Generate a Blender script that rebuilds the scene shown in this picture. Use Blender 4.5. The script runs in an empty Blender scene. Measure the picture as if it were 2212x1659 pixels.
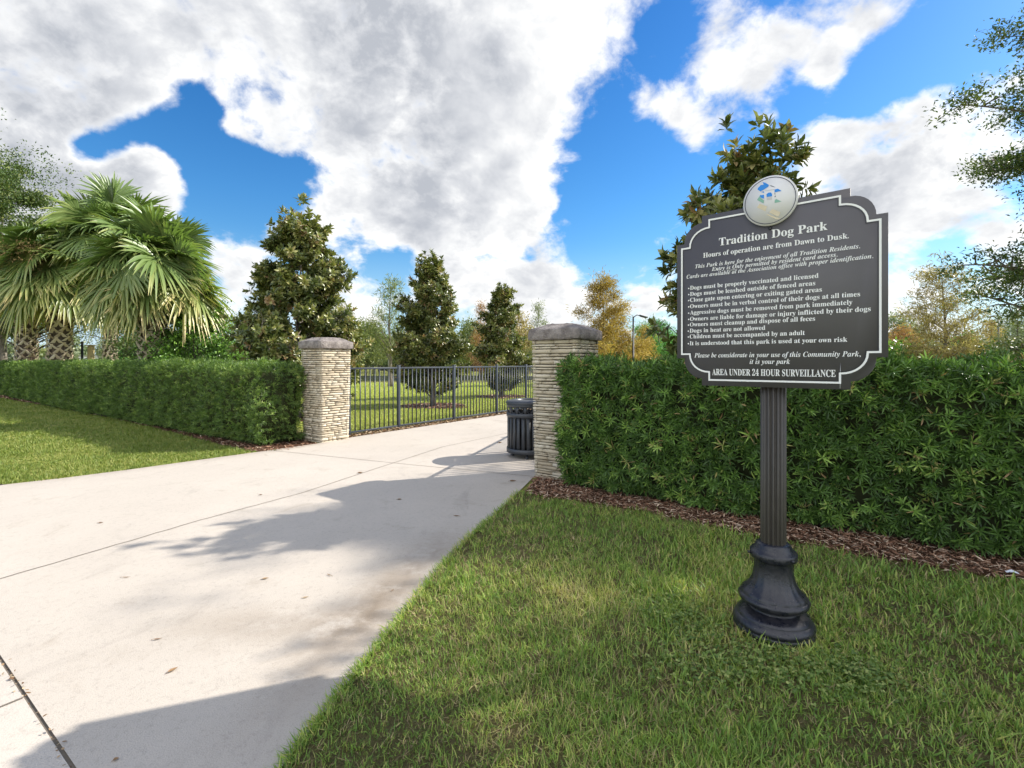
import bpy, math, random
import numpy as np
from mathutils import Vector
SC = bpy.context.scene
COL = SC.collection
R = math.radians
rng = np.random.default_rng(7)

# ------------------------------------------------------------------ camera, sky, sun, exposure
F, UC, VH, EYE = 1045.0, 1106.0, 783.0, 1.5
cam = bpy.data.cameras.new('camera'); cam.lens = 17.0; cam.sensor_width = 36.0
cam.shift_y = -0.0210; cam.clip_start = 0.05; cam.clip_end = 5000
cam_o = bpy.data.objects.new('camera', cam); COL.objects.link(cam_o)
cam_o.location = (0, 0, EYE); cam_o.rotation_euler = (R(90), 0, 0); SC.camera = cam_o
SC.view_settings.view_transform = 'Standard'; SC.view_settings.look = 'None'
SC.view_settings.gamma = 1.0; SC.view_settings.use_curve_mapping = False
SC.view_settings.exposure = 0.74
SC.cycles.max_bounces = 6; SC.cycles.transparent_max_bounces = 4
SC.cycles.sample_clamp_indirect = 6.0

EL = R(36.5); SX, SY = 0.943, 0.334
SUN = Vector((SX*math.cos(EL), SY*math.cos(EL), math.sin(EL)))
sl = bpy.data.lights.new('sun', 'SUN'); sl.energy = 4.9; sl.angle = R(0.55); sl.color = (1.0, 0.94, 0.85)
so = bpy.data.objects.new('sun', sl); COL.objects.link(so)
so.rotation_euler = (-SUN).to_track_quat('-Z', 'Y').to_euler(); so.location = (20, 8, 20)

class NG:
    """small node-graph helper"""
    def __init__(s, nt): s.nt = nt
    def n(s, t, **kw):
        o = s.nt.nodes.new(t)
        for k, v in kw.items(): setattr(o, k, v)
        return o
    def put(s, sock, v):
        if isinstance(v, bpy.types.NodeSocket): s.nt.links.new(v, sock)
        elif v is not None: sock.default_value = v
    def m(s, op, a, b=None, c=None, clamp=False):
        o = s.n('ShaderNodeMath', operation=op, use_clamp=clamp)
        for i, v in enumerate((a, b, c)): s.put(o.inputs[i], v)
        return o.outputs[0]
    def v(s, op, a, b=None):
        o = s.n('ShaderNodeVectorMath', operation=op)
        s.put(o.inputs[0], a)
        if b is not None: s.put(o.inputs['Scale' if op == 'SCALE' else 1], b)
        return o.outputs['Value' if op in ('DOT_PRODUCT', 'LENGTH') else 0]
    def mix(s, f, a, b, mode='MIX'):
        o = s.n('ShaderNodeMix', data_type='RGBA', blend_type=mode)
        s.put(o.inputs[0], f); s.put(o.inputs[6], a); s.put(o.inputs[7], b)
        return o.outputs[2]
    def noise(s, vec, scale, detail=2, rough=.5, col=False, dist=0):
        o = s.n('ShaderNodeTexNoise'); s.put(o.inputs['Vector'], vec)
        o.inputs['Scale'].default_value = scale; o.inputs['Detail'].default_value = detail
        o.inputs['Roughness'].default_value = rough; o.inputs['Distortion'].default_value = dist
        return o.outputs['Color' if col else 'Fac']
    def mapr(s, x, a, b, c=0, d=1, smooth=True):
        o = s.n('ShaderNodeMapRange', interpolation_type='SMOOTHSTEP' if smooth else 'LINEAR')
        for i, q in enumerate((x, a, b, c, d)): s.put(o.inputs[i], q)
        return o.outputs[0]
    def ramp(s, x, stops):
        o = s.n('ShaderNodeValToRGB'); s.put(o.inputs[0], x)
        e = o.color_ramp.elements
        while len(e) < len(stops): e.new(.5)
        for k, (p, c) in zip(e, stops): k.position = p; k.color = (*c, 1)
        return o.outputs[0]

world = bpy.data.worlds.new('World'); SC.world = world; world.use_nodes = True
def make_world():
    nt = world.node_tree; nt.nodes.clear(); g = NG(nt)
    sky = g.n('ShaderNodeTexSky', sky_type='NISHITA'); sky.sun_disc = False
    sky.sun_elevation = EL; sky.sun_rotation = math.atan2(SX, SY)
    sky.air_density = 1.0; sky.dust_density = 0.4; sky.ozone_density = 2.0
    d = g.v('NORMALIZE', g.n('ShaderNodeTexCoord').outputs['Generated'])
    sp = g.n('ShaderNodeSeparateXYZ'); g.put(sp.inputs[0], d)
    zz = g.m('ADD', g.m('MAXIMUM', sp.outputs[2], 0.0), 0.75)
    p = g.v('SCALE', d, g.m('DIVIDE', 1.75, zz))
    warp = g.v('SCALE', g.v('SUBTRACT', g.noise(p, 2.0, 4, .5, col=True), (.5, .5, .5)), 0.16)
    pw = g.v('ADD', p, warp)
    def puff(vec, sc, det):
        o = g.n('ShaderNodeTexVoronoi', feature='F1', distance='EUCLIDEAN'); g.put(o.inputs['Vector'], vec)
        o.inputs['Scale'].default_value = sc; o.inputs['Detail'].default_value = det; o.inputs['Roughness'].default_value = .55
        o.inputs['Lacunarity'].default_value = 2.3; o.normalize = True
        return o.outputs['Distance']
    n1 = g.noise(pw, 2.4, 8, .58)
    v1 = puff(pw, 5.0, 3)
    off = g.v('ADD', pw, (0.055, 0.02, 0.045))
    n2 = g.noise(off, 2.4, 5, .58); v2 = puff(off, 5.0, 1)
    nf = g.noise(pw, 14, 6, .62)
    def blobs(lst):
        acc = None
        for u, v, r, w in lst:
            c = Vector(((u-UC)/F, 1, (VH-v)/F)).normalized()
            rr = r/F/max(1.0, Vector(((u-UC)/F, 1, (VH-v)/F)).length**1.5)
            k = 1.0/(1-math.cos(rr))
            dd = g.m('SUBTRACT', g.v('DOT_PRODUCT', d, tuple(c)), 1.0)
            e = g.m('EXPONENT', g.m('MULTIPLY', dd, k*.8))
            acc = g.m('MULTIPLY', e, w) if acc is None else g.m('MULTIPLY_ADD', e, w, acc)
        return acc
    B = blobs(CLOUDS)
    back = g.mapr(sp.outputs[1], 0.25, -0.3, 0.0, 0.42)
    B = g.m('SMOOTH_MIN', g.m('MULTIPLY', B, .85), .85, .4)
    fluff = g.m('ADD', g.m('MULTIPLY', g.m('SUBTRACT', n1, .5), 2.5), g.m('MULTIPLY', g.m('SUBTRACT', .42, v1), 1.1))
    dens = g.m('ADD', g.m('ADD', g.m('ADD', B, back), fluff), g.m('MULTIPLY', g.m('SUBTRACT', nf, .5), 1.15))
    nm = g.noise(pw, 5.5, 5, .55)
    dens = g.m('ADD', dens, g.m('MULTIPLY', g.m('SUBTRACT', nm, .5), .7))
    mask = g.mapr(dens, .16, .80)
    light = g.m('ADD', g.m('MULTIPLY', g.m('SUBTRACT', n1, n2), 2.3), g.m('MULTIPLY', g.m('SUBTRACT', v2, v1), 1.4))
    G = blobs(GREYS)
    thick = g.mapr(dens, .50, 1.25)
    shade = g.m('ADD', g.m('MULTIPLY', thick, .38), g.m('MULTIPLY', g.m('MULTIPLY', G, g.m('ADD', .3, g.m('MULTIPLY', thick, .7))), .72))
    shade = g.m('SUBTRACT', shade, light)
    shade = g.m('ADD', shade, g.m('MULTIPLY', g.m('SUBTRACT', nf, .5), .20), clamp=True)
    cc = g.ramp(shade, [(0, (6.2, 6.15, 6.05)), (.22, (5.1, 5.15, 5.2)), (.55, (4.0, 4.1, 4.3)), (1, (2.75, 2.9, 3.2))])
    hsv = g.n('ShaderNodeHueSaturation'); hsv.inputs['Saturation'].default_value = 1.32
    hsv.inputs['Hue'].default_value = 0.497
    g.put(hsv.inputs['Color'], sky.outputs[0])
    # deeper blue overhead, paler near the horizon
    blue = g.mix(1.0, hsv.outputs[0], g.ramp(sp.outputs[2], [(0, (.80, .80, .80)), (.12, (.72, .84, .88)), (.3, (.60, .82, .95)), (.6, (.44, .70, .92))]), 'MULTIPLY')
    blue = g.mix(g.mapr(sp.outputs[2], .25, -.04, 0, .85), blue, (3.3, 4.5, 5.7, 1))
    cc = g.v('SCALE', cc, g.mapr(sp.outputs[1], .15, -.35, 1.0, 2.1))      # unseen clouds behind the viewer boosted as added fill for shaded fronts
    col = g.mix(mask, blue, cc)
    bg = g.n('ShaderNodeBackground'); g.put(bg.inputs[0], col); bg.inputs[1].default_value = 0.115
    out = g.n('ShaderNodeOutputWorld'); nt.links.new(bg.outputs[0], out.inputs[0])
CLOUDS = [(150,120,230,.9),(40,320,170,.75),(350,90,180,.9),(530,90,130,.8),(-150,200,300,.9),(310,390,70,2.2),(330,320,45,.6),(-100,480,220,.8),(40,420,110,.6),
 (750,120,200,.9),(950,100,230,.9),(860,300,170,.9),(1000,300,170,.9),(1150,130,140,.8),(1040,450,115,.8),(850,440,105,.7),(1120,560,90,.75),
 (1290,60,80,.6),(1170,640,80,.7),(980,640,70,.5),(690,470,45,.8),(545,235,62,1.9),(500,290,35,.9),(590,300,40,.7),(600,330,40,.3),
 (1890,320,130,.9),(2030,210,75,.6),(1800,370,90,.7),(2000,430,110,.8),(2160,350,85,.55),(1980,560,60,-.3),(1770,280,70,.55),(2260,150,70,.7),
 (1540,120,70,.55),(1660,90,70,.55),(1770,60,70,.5),(1880,45,70,.5),(1490,275,60,.95),(1400,222,55,.85),(1800,165,48,1.0),(1620,165,50,.6),(1950,20,60,.5),(1700,130,70,.5),(1560,40,50,.4),(2020,70,28,.7),
 (510,540,65,.9),(605,490,35,.65),(500,630,60,.65),(760,660,90,.65),(860,640,60,.5),(1400,650,55,.75),(1960,640,90,.85),(2180,500,70,.6),(1650,250,45,.5),(1290,690,60,.4),
 (455,270,80,-.85),(520,350,60,-.7),(590,400,85,-.85),(430,430,60,-.7),(190,328,48,-1.7),(270,305,48,-1.6),(350,280,50,-1.5),(430,215,60,-.8),(1850,185,60,-1.2),(1750,240,50,-.9),(840,585,55,-.7),(1320,420,120,-.75),(1380,300,80,-.5),
 (2070,70,110,-1.1),(1950,130,70,-.9),(1840,220,50,-.5),(1700,190,50,-.4),(1430,60,50,-.5),(1650,270,60,-.3),(1740,200,50,-.3),(1690,330,60,-.4),(2080,560,60,-.4),(1480,460,90,-.4)]
GREYS = [(790,50,170,.95),(1000,120,170,.55),(60,300,230,.6),(120,420,150,.45),(920,440,100,.6),(820,330,110,.35),(1870,420,80,.7),(2060,350,60,.35),(150,100,180,.45),(400,80,120,.3),(320,380,70,.3),(2000,300,60,.3)]
make_world()

# ------------------------------------------------------------------ helpers
def P(u, v, z=0.0):
    """point at height z seen in that direction of the survey photograph"""
    Y = F*(EYE-z)/(v-VH); return ((u-UC)/F*Y, Y, z)
def G2(u, v): return P(u, v)[:2]
D1 = np.array([.572, .820, 0.]); D2 = np.array([-.820, .572, 0.]); UP = np.array([0, 0, 1.])

class MB:
    def __init__(s): s.v = []; s.f = []; s.n = 0; s.t = []
    def add(s, verts, faces, tint=None):
        verts = np.asarray(verts, float).reshape(-1, 3)
        for f in (faces if isinstance(faces, list) and len(faces) and isinstance(faces[0], np.ndarray) and faces[0].ndim == 2 else [np.asarray(faces, int)]):
            s.f.append(f + s.n)
        s.v.append(verts); s.n += len(verts)
        s.t.append(np.zeros(len(verts)) if tint is None else np.broadcast_to(np.asarray(tint, float), (len(verts),)))
        return s
    def box(s, c, size, x=(1, 0, 0), y=None, tint=None, shrink=1.0):
        x = np.asarray(x, float); x = x/np.linalg.norm(x)
        y = np.cross(UP, x) if y is None else np.asarray(y, float); z = np.cross(x, y)
        h = np.asarray(size, float)/2; c = np.asarray(c, float)
        v = [c + a*h[0]*x + b*h[1]*y + d*h[2]*z for d in (-1, 1) for a, b in ((-1, -1), (1, -1), (1, 1), (-1, 1))]
        return s.add(v, [[0,3,2,1],[4,5,6,7],[0,1,5,4],[1,2,6,5],[2,3,7,6],[3,0,4,7]], tint)
    def tube(s, pts, rad, sides=8, caps=True, tint=None):
        pts = np.asarray(pts, float); k = len(pts); rad = np.broadcast_to(rad, (k,))
        t = np.gradient(pts, axis=0); t /= np.linalg.norm(t, axis=1)[:, None] + 1e-9
        ref = np.array([0, 0, 1.]) if abs(t[:, 2]).mean() < .8 else np.array([1., 0, 0])
        a = np.cross(t, ref); a /= np.linalg.norm(a, axis=1)[:, None] + 1e-9; b = np.cross(t, a)
        th = np.arange(sides)*2*np.pi/sides
        ring = pts[:, None] + rad[:, None, None]*(np.cos(th)[None, :, None]*a[:, None] + np.sin(th)[None, :, None]*b[:, None])
        i, j = np.meshgrid(np.arange(k-1), np.arange(sides), indexing='ij')
        q = np.stack([i*sides+j, i*sides+(j+1) % sides, (i+1)*sides+(j+1) % sides, (i+1)*sides+j], -1).reshape(-1, 4)
        fs = [q]
        if caps: fs += [np.arange(sides)[::-1][None], (np.arange(sides)+(k-1)*sides)[None]]
        return s.add(ring.reshape(-1, 3), fs, tint)
    def lathe(s, prof, sides=32, c=(0, 0, 0), mod=None):
        prof = np.asarray(prof, float); k = len(prof); th = np.arange(sides)*2*np.pi/sides
        r = np.repeat(prof[:, :1], sides, 1)
        if mod is not None: r = r*mod(th[None, :], prof[:, 1:2])
        v = np.stack([r*np.cos(th)+c[0], r*np.sin(th)+c[1], np.repeat(prof[:, 1:], sides, 1)+c[2]], -1)
        i, j = np.meshgrid(np.arange(k-1), np.arange(sides), indexing='ij')
        q = np.stack([i*sides+j, i*sides+(j+1) % sides, (i+1)*sides+(j+1) % sides, (i+1)*sides+j], -1).reshape(-1, 4)
        return s.add(v.reshape(-1, 3), [q, np.arange(sides)[::-1][None], (np.arange(sides)+(k-1)*sides)[None]])
    def build(s, name, mat, parent=None, smooth=False, world=True, auto=None):
        v = np.concatenate(s.v) if s.v else np.zeros((0, 3)); t = np.concatenate(s.t) if s.t else np.zeros(0)
        if parent is not None and world: v = v - np.array(parent.location)
        me = bpy.data.meshes.new(name); me.vertices.add(len(v)); me.vertices.foreach_set('co', v.astype(np.float32).ravel())
        lens = np.concatenate([np.full(len(f), f.shape[1]) for f in s.f]); loops = np.concatenate([f.ravel() for f in s.f])
        me.loops.add(len(loops)); me.loops.foreach_set('vertex_index', loops.astype(np.int32))
        me.polygons.add(len(lens)); st = np.concatenate([[0], np.cumsum(lens)[:-1]])
        me.polygons.foreach_set('loop_start', st.astype(np.int32)); me.polygons.foreach_set('loop_total', lens.astype(np.int32))
        if smooth: me.polygons.foreach_set('use_smooth', np.ones(len(lens), bool))
        at = me.attributes.new('tint', 'FLOAT', 'POINT'); at.data.foreach_set('value', t.astype(np.float32))
        me.update(calc_edges=True); me.validate()
        if mat is not None: me.materials.append(mat)
        o = bpy.data.objects.new(name, me); COL.objects.link(o)
        if parent is not None: o.parent = parent
        if auto:
            md = o.modifiers.new('bevel', 'BEVEL'); md.width = auto; md.segments = 2; md.limit_method = 'ANGLE'
        return o

def tag(o, label=None, cat=None, group=None, kind=None):
    if label: o['label'] = label
    if cat: o['category'] = cat
    if group: o['group'] = group
    if kind: o['kind'] = kind
    return o
def thing(name, label, cat, loc=(0, 0, 0), rz=0, group=None):
    o = bpy.data.objects.new(name, None); o.empty_display_size = .2; COL.objects.link(o)
    o.location = loc; o.rotation_euler = (0, 0, rz); return tag(o, label, cat, group)

def unit(a): return a/(np.linalg.norm(a, axis=-1, keepdims=True)+1e-9)
# leaf templates: (along, across, up), triangles
T_KITE = (np.array([[0,0,0],[.45,.5,.06],[1,0,-.05],[.45,-.5,.06]]), np.array([[0,1,2],[0,2,3]]))
T_LEAF = (np.array([[0,0,0],[.3,.42,.05],[.3,0,-.02],[.3,-.42,.05],[.68,.45,.03],[.68,0,-.05],[.68,-.45,.03],[1,0,-.14]]),
          np.array([[0,2,1],[0,3,2],[1,2,5],[1,5,4],[3,6,5],[3,5,2],[4,5,7],[5,6,7]]))
T_BLADE = (np.array([[0,.5,0],[0,-.5,0],[.5,.42,.0],[.5,-.42,.0],[1,0,-.22]]), np.array([[0,1,3],[0,3,2],[2,3,4]]))
T_STRIP = (np.array([[0,.30,0],[0,-.30,0],[.5,.5,.0],[.5,-.5,.0],[1,.2,-.06],[1,-.2,-.06]]), np.array([[0,1,3],[0,3,2],[2,3,5],[2,5,4]]))
T_STRAP = (np.array([[0,0,0],[.22,.42,.05],[.22,-.42,.05],[.68,.5,.03],[.68,-.5,.03],[1,0,-.10],[.45,0,-.02]]), np.array([[0,6,1],[0,2,6],[1,6,3],[2,4,6],[3,6,5],[6,4,5]]))
def leaves(mb, pos, d, nrm, L, W, T=T_KITE, tint=None):
    n = len(pos); d = unit(d); s = unit(np.cross(d, nrm)); u = np.cross(s, d)
    tv, tf = T; k = len(tv); L = np.broadcast_to(L, (n,)); W = np.broadcast_to(W, (n,))
    v = pos[:, None] + tv[None, :, :1]*L[:, None, None]*d[:, None] + tv[None, :, 1:2]*W[:, None, None]*s[:, None] + tv[None, :, 2:]*L[:, None, None]*u[:, None]
    f = (tf[None] + (np.arange(n)*k)[:, None, None]).reshape(-1, 3)
    tt = None if tint is None else np.repeat(np.broadcast_to(tint, (n,)), k)
    mb.add(v.reshape(-1, 3), [f], tt)
def rdir(n, r=rng): return unit(r.normal(size=(n, 3)))
def inpoly(p, poly):
    poly = np.asarray(poly); x, y = p[:, 0], p[:, 1]; c = np.zeros(len(p), bool); j = len(poly)-1
    for i in range(len(poly)):
        xi, yi = poly[i]; xj, yj = poly[j]
        c ^= ((yi > y) != (yj > y)) & (x < (xj-xi)*(y-yi)/(yj-yi+1e-12)+xi); j = i
    return c
def vnoise(p, scale, seed=0):
    """smooth 2-D value noise in 0..1"""
    q = np.asarray(p)[:, :2]*scale; i = np.floor(q).astype(int); f = q-i; f = f*f*(3-2*f)
    def h(a, b):
        x = np.sin(a*127.1+b*311.7+seed*74.7)*43758.5453; return x-np.floor(x)
    return (h(i[:, 0], i[:, 1])*(1-f[:, 0])+h(i[:, 0]+1, i[:, 1])*f[:, 0])*(1-f[:, 1]) + (h(i[:, 0], i[:, 1]+1)*(1-f[:, 0])+h(i[:, 0]+1, i[:, 1]+1)*f[:, 0])*f[:, 1]

# ------------------------------------------------------------------ materials
def mat(name): 
    m = bpy.data.materials.new(name); m.use_nodes = True; m.node_tree.nodes.clear(); return m, NG(m.node_tree)
def finish(m, g, col, rough=.6, spec=.5, bump=None, bdist=.01, bstr=1, metal=0, transl=0, coat=0):
    b = g.n('ShaderNodeBsdfPrincipled'); g.put(b.inputs['Base Color'], col if isinstance(col, bpy.types.NodeSocket) else (*col, 1))
    g.put(b.inputs['Roughness'], rough); b.inputs['Specular IOR Level'].default_value = spec; b.inputs['Metallic'].default_value = metal
    b.inputs['Coat Weight'].default_value = coat
    if bump is not None:
        bp = g.n('ShaderNodeBump'); bp.inputs['Distance'].default_value = bdist; bp.inputs['Strength'].default_value = bstr
        g.put(bp.inputs['Height'], bump); g.nt.links.new(bp.outputs[0], b.inputs['Normal'])
    o = g.n('ShaderNodeOutputMaterial'); sh = b.outputs[0]
    if transl:
        t = g.n('ShaderNodeBsdfTranslucent'); g.put(t.inputs[0], g.mix(1.0, col, (1.0, 1.15, .5, 1), 'MULTIPLY') if isinstance(col, bpy.types.NodeSocket) else (*col, 1))
        x = g.n('ShaderNodeMixShader'); x.inputs[0].default_value = transl
        g.nt.links.new(sh, x.inputs[1]); g.nt.links.new(t.outputs[0], x.inputs[2]); sh = x.outputs[0]
    g.nt.links.new(sh, o.inputs[0]); return m
def obco(g): return g.n('ShaderNodeTexCoord').outputs['Object']
def geo(g, w='Position'): return g.n('ShaderNodeNewGeometry').outputs[w]
def leafmat(name, stops, rough=.45, transl=.25, jitter=.35, spec=.4, gain=1.0):
    stops = [(p, tuple(min(.8, x*gain) for x in c)) for p, c in stops]
    m, g = mat(name)
    a = g.n('ShaderNodeAttribute', attribute_name='tint').outputs['Fac']
    r = geo(g, 'Random Per Island')
    x = g.m('ADD', a, g.m('MULTIPLY', g.m('SUBTRACT', r, .5), jitter), clamp=True)
    return finish(m, g, g.ramp(x, stops), rough, spec, transl=transl)
def plain(name, col, rough=.5, spec=.5, var=.15, scale=20, bump=0, metal=0, coat=0):
    m, g = mat(name); c = obco(g); n = g.noise(c, scale, 4, .6)
    col4 = g.mix(n, tuple(x*(1-var) for x in col)+(1,), tuple(min(1, x*(1+var)) for x in col)+(1,))
    return finish(m, g, col4, rough, spec, bump=g.noise(c, scale*4, 3) if bump else None, bdist=bump or .01, metal=metal, coat=coat)

M = {}
M['podo'] = leafmat('hedge_leaf', [(0,(.050,.095,.026)),(.35,(.11,.205,.046)),(.62,(.21,.36,.075)),(.88,(.42,.60,.14)),(1,(.45,.30,.15))], .32, .25, .2, .45)
M['podo_far'] = leafmat('clipped_hedge_leaf', [(0,(.065,.115,.028)),(.4,(.135,.225,.048)),(.75,(.26,.37,.08)),(1,(.37,.45,.13))], .36, .3, .4, .5)
M['twig'] = plain('hedge_twig', (.045,.052,.022), .9, .1)
M['magn'] = leafmat('magnolia_leaf', [(0,(.062,.086,.026)),(.4,(.14,.165,.048)),(.72,(.27,.275,.085)),(.92,(.40,.35,.15)),(1,(.30,.19,.10))], .30, .2, .55, .5)
M['oak'] = leafmat('oak_leaf', [(0,(.018,.032,.010)),(.5,(.036,.055,.016)),(1,(.085,.095,.03))], .45, .2, .6, gain=2.8)
M['ligus'] = leafmat('bright_shrub_leaf', [(0,(.020,.04,.010)),(.5,(.045,.085,.016)),(1,(.11,.18,.035))], .3, .25, .6, gain=3.0)
M['palm'] = leafmat('palm_frond', [(0,(.115,.18,.055)),(.4,(.195,.27,.085)),(.72,(.38,.39,.14)),(1,(.60,.48,.22))], .34, .3, .3, .5)
M['palm_dry'] = leafmat('dry_flower_stalk', [(0,(.16,.10,.04)),(1,(.30,.21,.09))], .8, .1, .5)
M['cyp_green'] = leafmat('pale_green_needles', [(0,(.06,.08,.03)),(.5,(.10,.12,.045)),(1,(.19,.19,.08))], .6, .3, .6, gain=2.2)
M['cyp_gold'] = leafmat('golden_needles', [(0,(.15,.105,.03)),(.5,(.27,.185,.055)),(1,(.40,.29,.10))], .6, .3, .6, gain=1.7)
M['cyp_rust'] = leafmat('rusty_needles', [(0,(.12,.07,.035)),(.5,(.24,.13,.06)),(1,(.33,.21,.10))], .6, .3, .6, gain=1.9)
M['cyp_thin'] = leafmat('thin_bronze_needles', [(0,(.12,.10,.05)),(.5,(.21,.165,.08)),(1,(.30,.24,.12))], .6, .3, .7, gain=1.9)
M['olive'] = leafmat('olive_leaf', [(0,(.028,.040,.014)),(.5,(.060,.075,.026)),(1,(.13,.13,.05))], .5, .25, .6, gain=3.2)
M['grey_leaf'] = leafmat('grey_green_leaf', [(0,(.06,.075,.045)),(.5,(.10,.12,.075)),(1,(.2,.21,.14))], .5, .25, .6, gain=2.3)
M['pine'] = leafmat('pine_needles', [(0,(.02,.055,.02)),(.5,(.045,.11,.035)),(1,(.09,.18,.05))], .5, .25, .6, gain=3.0)
def barkmat(name, a, b, sc=14):
    m, g = mat(name); c = obco(g); mp = g.n('ShaderNodeMapping'); g.put(mp.inputs[0], c); mp.inputs['Scale'].default_value = (1, 1, .3)
    n = g.noise(mp.outputs[0], sc, 5, .65)
    return finish(m, g, g.mix(g.mapr(n, .3, .7), (*a, 1), (*b, 1)), .9, .2, bump=n, bdist=.02)
M['bark'] = barkmat('grey_bark', (.10,.085,.07), (.26,.23,.19))
M['bark_dark'] = barkmat('brown_bark', (.06,.045,.035), (.16,.12,.09))
M['boot'] = leafmat('palm_boot', [(0,(.27,.21,.145)),(.5,(.47,.385,.28)),(1,(.58,.51,.41))], .85, 0, .6, .2)

def m_concrete(name, base, stain=1.0):
    m, g = mat(name); p = geo(g)
    big = g.noise(p, .55, 4, .6); mid = g.noise(p, 2.6, 5, .65, dist=.6); fine = g.noise(p, 160, 2, .6); sp = g.noise(p, 420, 1, .5)
    c = g.mix(g.mapr(big, .25, .75), tuple(x*.93 for x in base)+(1,), tuple(x*1.05 for x in base)+(1,))
    c = g.mix(g.m('MULTIPLY', g.mapr(mid, .54, .80), .55*stain), c, (.30, .255, .20, 1))
    c = g.mix(g.m('MULTIPLY', g.mapr(fine, .45, .75), .40), c, (.27, .25, .22, 1))
    gr = g.noise(p, 38, 4, .7); st = g.noise(g.v('MULTIPLY', p, (1.0, .45, 1.0)), 1.3, 6, .7, dist=1.2)
    c = g.mix(g.m('MULTIPLY', g.mapr(gr, .50, .74), .42), c, (.26, .235, .20, 1))
    c = g.mix(g.m('MULTIPLY', g.mapr(st, .56, .74), .34*stain), c, (.25, .225, .195, 1))
    c = g.mix(g.m('MULTIPLY', g.mapr(sp, .66, .8), .45), c, (.80, .78, .74, 1))
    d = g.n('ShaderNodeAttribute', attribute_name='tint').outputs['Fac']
    dirt_shade = g.m('MULTIPLY', d, g.mapr(g.noise(p, 3.4, 6, .7), .25, .55), clamp=True)
    c = g.mix(g.m('MULTIPLY', dirt_shade, .8*stain), c, (.17, .125, .08, 1))
    return finish(m, g, c, .85, .25, bump=g.m('ADD', fine, g.m('MULTIPLY', mid, .4)), bdist=.004, bstr=.5)
M['drive'] = m_concrete('driveway_concrete', (.47, .42, .36))
M['walk'] = m_concrete('sidewalk_concrete', (.50, .45, .39), .5)
M['joint'] = plain('joint_dirt', (.17,.145,.115), .95, .1, .4, 40)
def m_lawn(name, a, b, dry, sc=1.0):
    m, g = mat(name); p = geo(g); n1 = g.noise(p, .5*sc, 5, .65); n2 = g.noise(p, 9*sc, 5, .7); n3 = g.noise(p, 60*sc, 3, .7)
    c = g.mix(g.mapr(n2, .3, .7), (*a, 1), (*b, 1)); c = g.mix(g.m('MULTIPLY', g.mapr(n1, .45, .7), .5), c, (*dry, 1))
    c = g.mix(g.m('MULTIPLY', g.mapr(n3, .4, .8), .5), c, tuple(x*.45 for x in a)+(1,))
    return finish(m, g, c, .95, .1, bump=g.m('ADD', n2, n3), bdist=.05)
M['lawn'] = m_lawn('lawn_ground', (.28, .31, .075), (.40, .41, .11), (.46, .42, .17))
M['soil'] = m_lawn('turf_soil', (.15, .135, .055), (.22, .19, .08), (.32, .24, .13), 2)
def m_blade(name, stops, dryamt=.55):
    m, g = mat(name); p = geo(g); r = geo(g, 'Random Per Island')
    patch = g.mapr(g.noise(p, .9, 4, .6), .40, .68)
    a = g.n('ShaderNodeAttribute', attribute_name='tint').outputs['Fac']
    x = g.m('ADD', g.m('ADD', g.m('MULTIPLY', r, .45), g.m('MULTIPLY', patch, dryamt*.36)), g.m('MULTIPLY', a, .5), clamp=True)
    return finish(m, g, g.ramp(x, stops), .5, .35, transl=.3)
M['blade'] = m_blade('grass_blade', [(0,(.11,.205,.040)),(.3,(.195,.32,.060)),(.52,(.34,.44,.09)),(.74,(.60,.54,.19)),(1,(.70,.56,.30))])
M['blade_far'] = m_blade('mown_grass_blade', [(0,(.11,.165,.030)),(.4,(.19,.25,.045)),(.7,(.30,.31,.085)),(1,(.44,.37,.16))])
M['blade_park'] = m_blade('park_grass_blade', [(0,(.32,.38,.08)),(.4,(.46,.51,.11)),(.8,(.58,.58,.17)),(1,(.62,.56,.24))], .3)
M['clover'] = leafmat('clover_leaf', [(0,(.06,.105,.02)),(.6,(.13,.19,.04)),(1,(.26,.29,.09))], .5, .25, .7, gain=1.3)
M['mulchbase'] = m_lawn('mulch_ground', (.10, .050, .030), (.17, .085, .05), (.20, .12, .075), 3)
M['chip'] = leafmat('bark_chip', [(0,(.05,.027,.017)),(.45,(.145,.073,.044)),(.78,(.235,.14,.09)),(1,(.38,.29,.21))], .85, 0, .9, .2, gain=1.7)
M['litter'] = leafmat('dry_leaf', [(0,(.13,.065,.03)),(.5,(.30,.19,.10)),(1,(.46,.36,.24))], .7, .1, .9, .3)
def m_stone():
    m, g = mat('stacked_stone'); c = obco(g); a = g.n('ShaderNodeAttribute', attribute_name='tint').outputs['Fac']
    r = g.m('ADD', g.m('MULTIPLY', a, .75), g.m('MULTIPLY', g.noise(c, 9, 3), .25))
    col = g.ramp(r, [(0,(.32,.26,.18)),(.25,(.47,.395,.285)),(.6,(.575,.50,.375)),(.85,(.65,.585,.465)),(1,(.48,.345,.22))])
    n = g.noise(c, 22, 6, .7)
    col = g.mix(g.m('MULTIPLY', g.mapr(n, .58, .85), .35), col, (.24, .20, .15, 1))
    return finish(m, g, col, .9, .2, bump=g.m('ADD', n, g.noise(c, 90, 3)), bdist=.008)
M['stone'] = m_stone()
M['mortar'] = plain('deep_mortar', (.085,.068,.05), .95, .1)
def m_cap():
    m, g = mat('cast_cap_stone'); c = obco(g); n = g.noise(c, 7, 6, .7); k = g.noise(c, 40, 5, .7)
    col = g.mix(g.mapr(n, .3, .7), (.17,.145,.135,1), (.36,.32,.295,1)); col = g.mix(g.m('MULTIPLY', g.mapr(k, .55, .75), .5), col, (.085,.075,.07,1))
    col = g.mix(g.m('MULTIPLY', g.mapr(g.noise(c, 16, 4), .62, .8), .5), col, (.42,.36,.33,1))
    return finish(m, g, col, .92, .2, bump=g.m('ADD', k, n), bdist=.03)
M['cap'] = m_cap()
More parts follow.
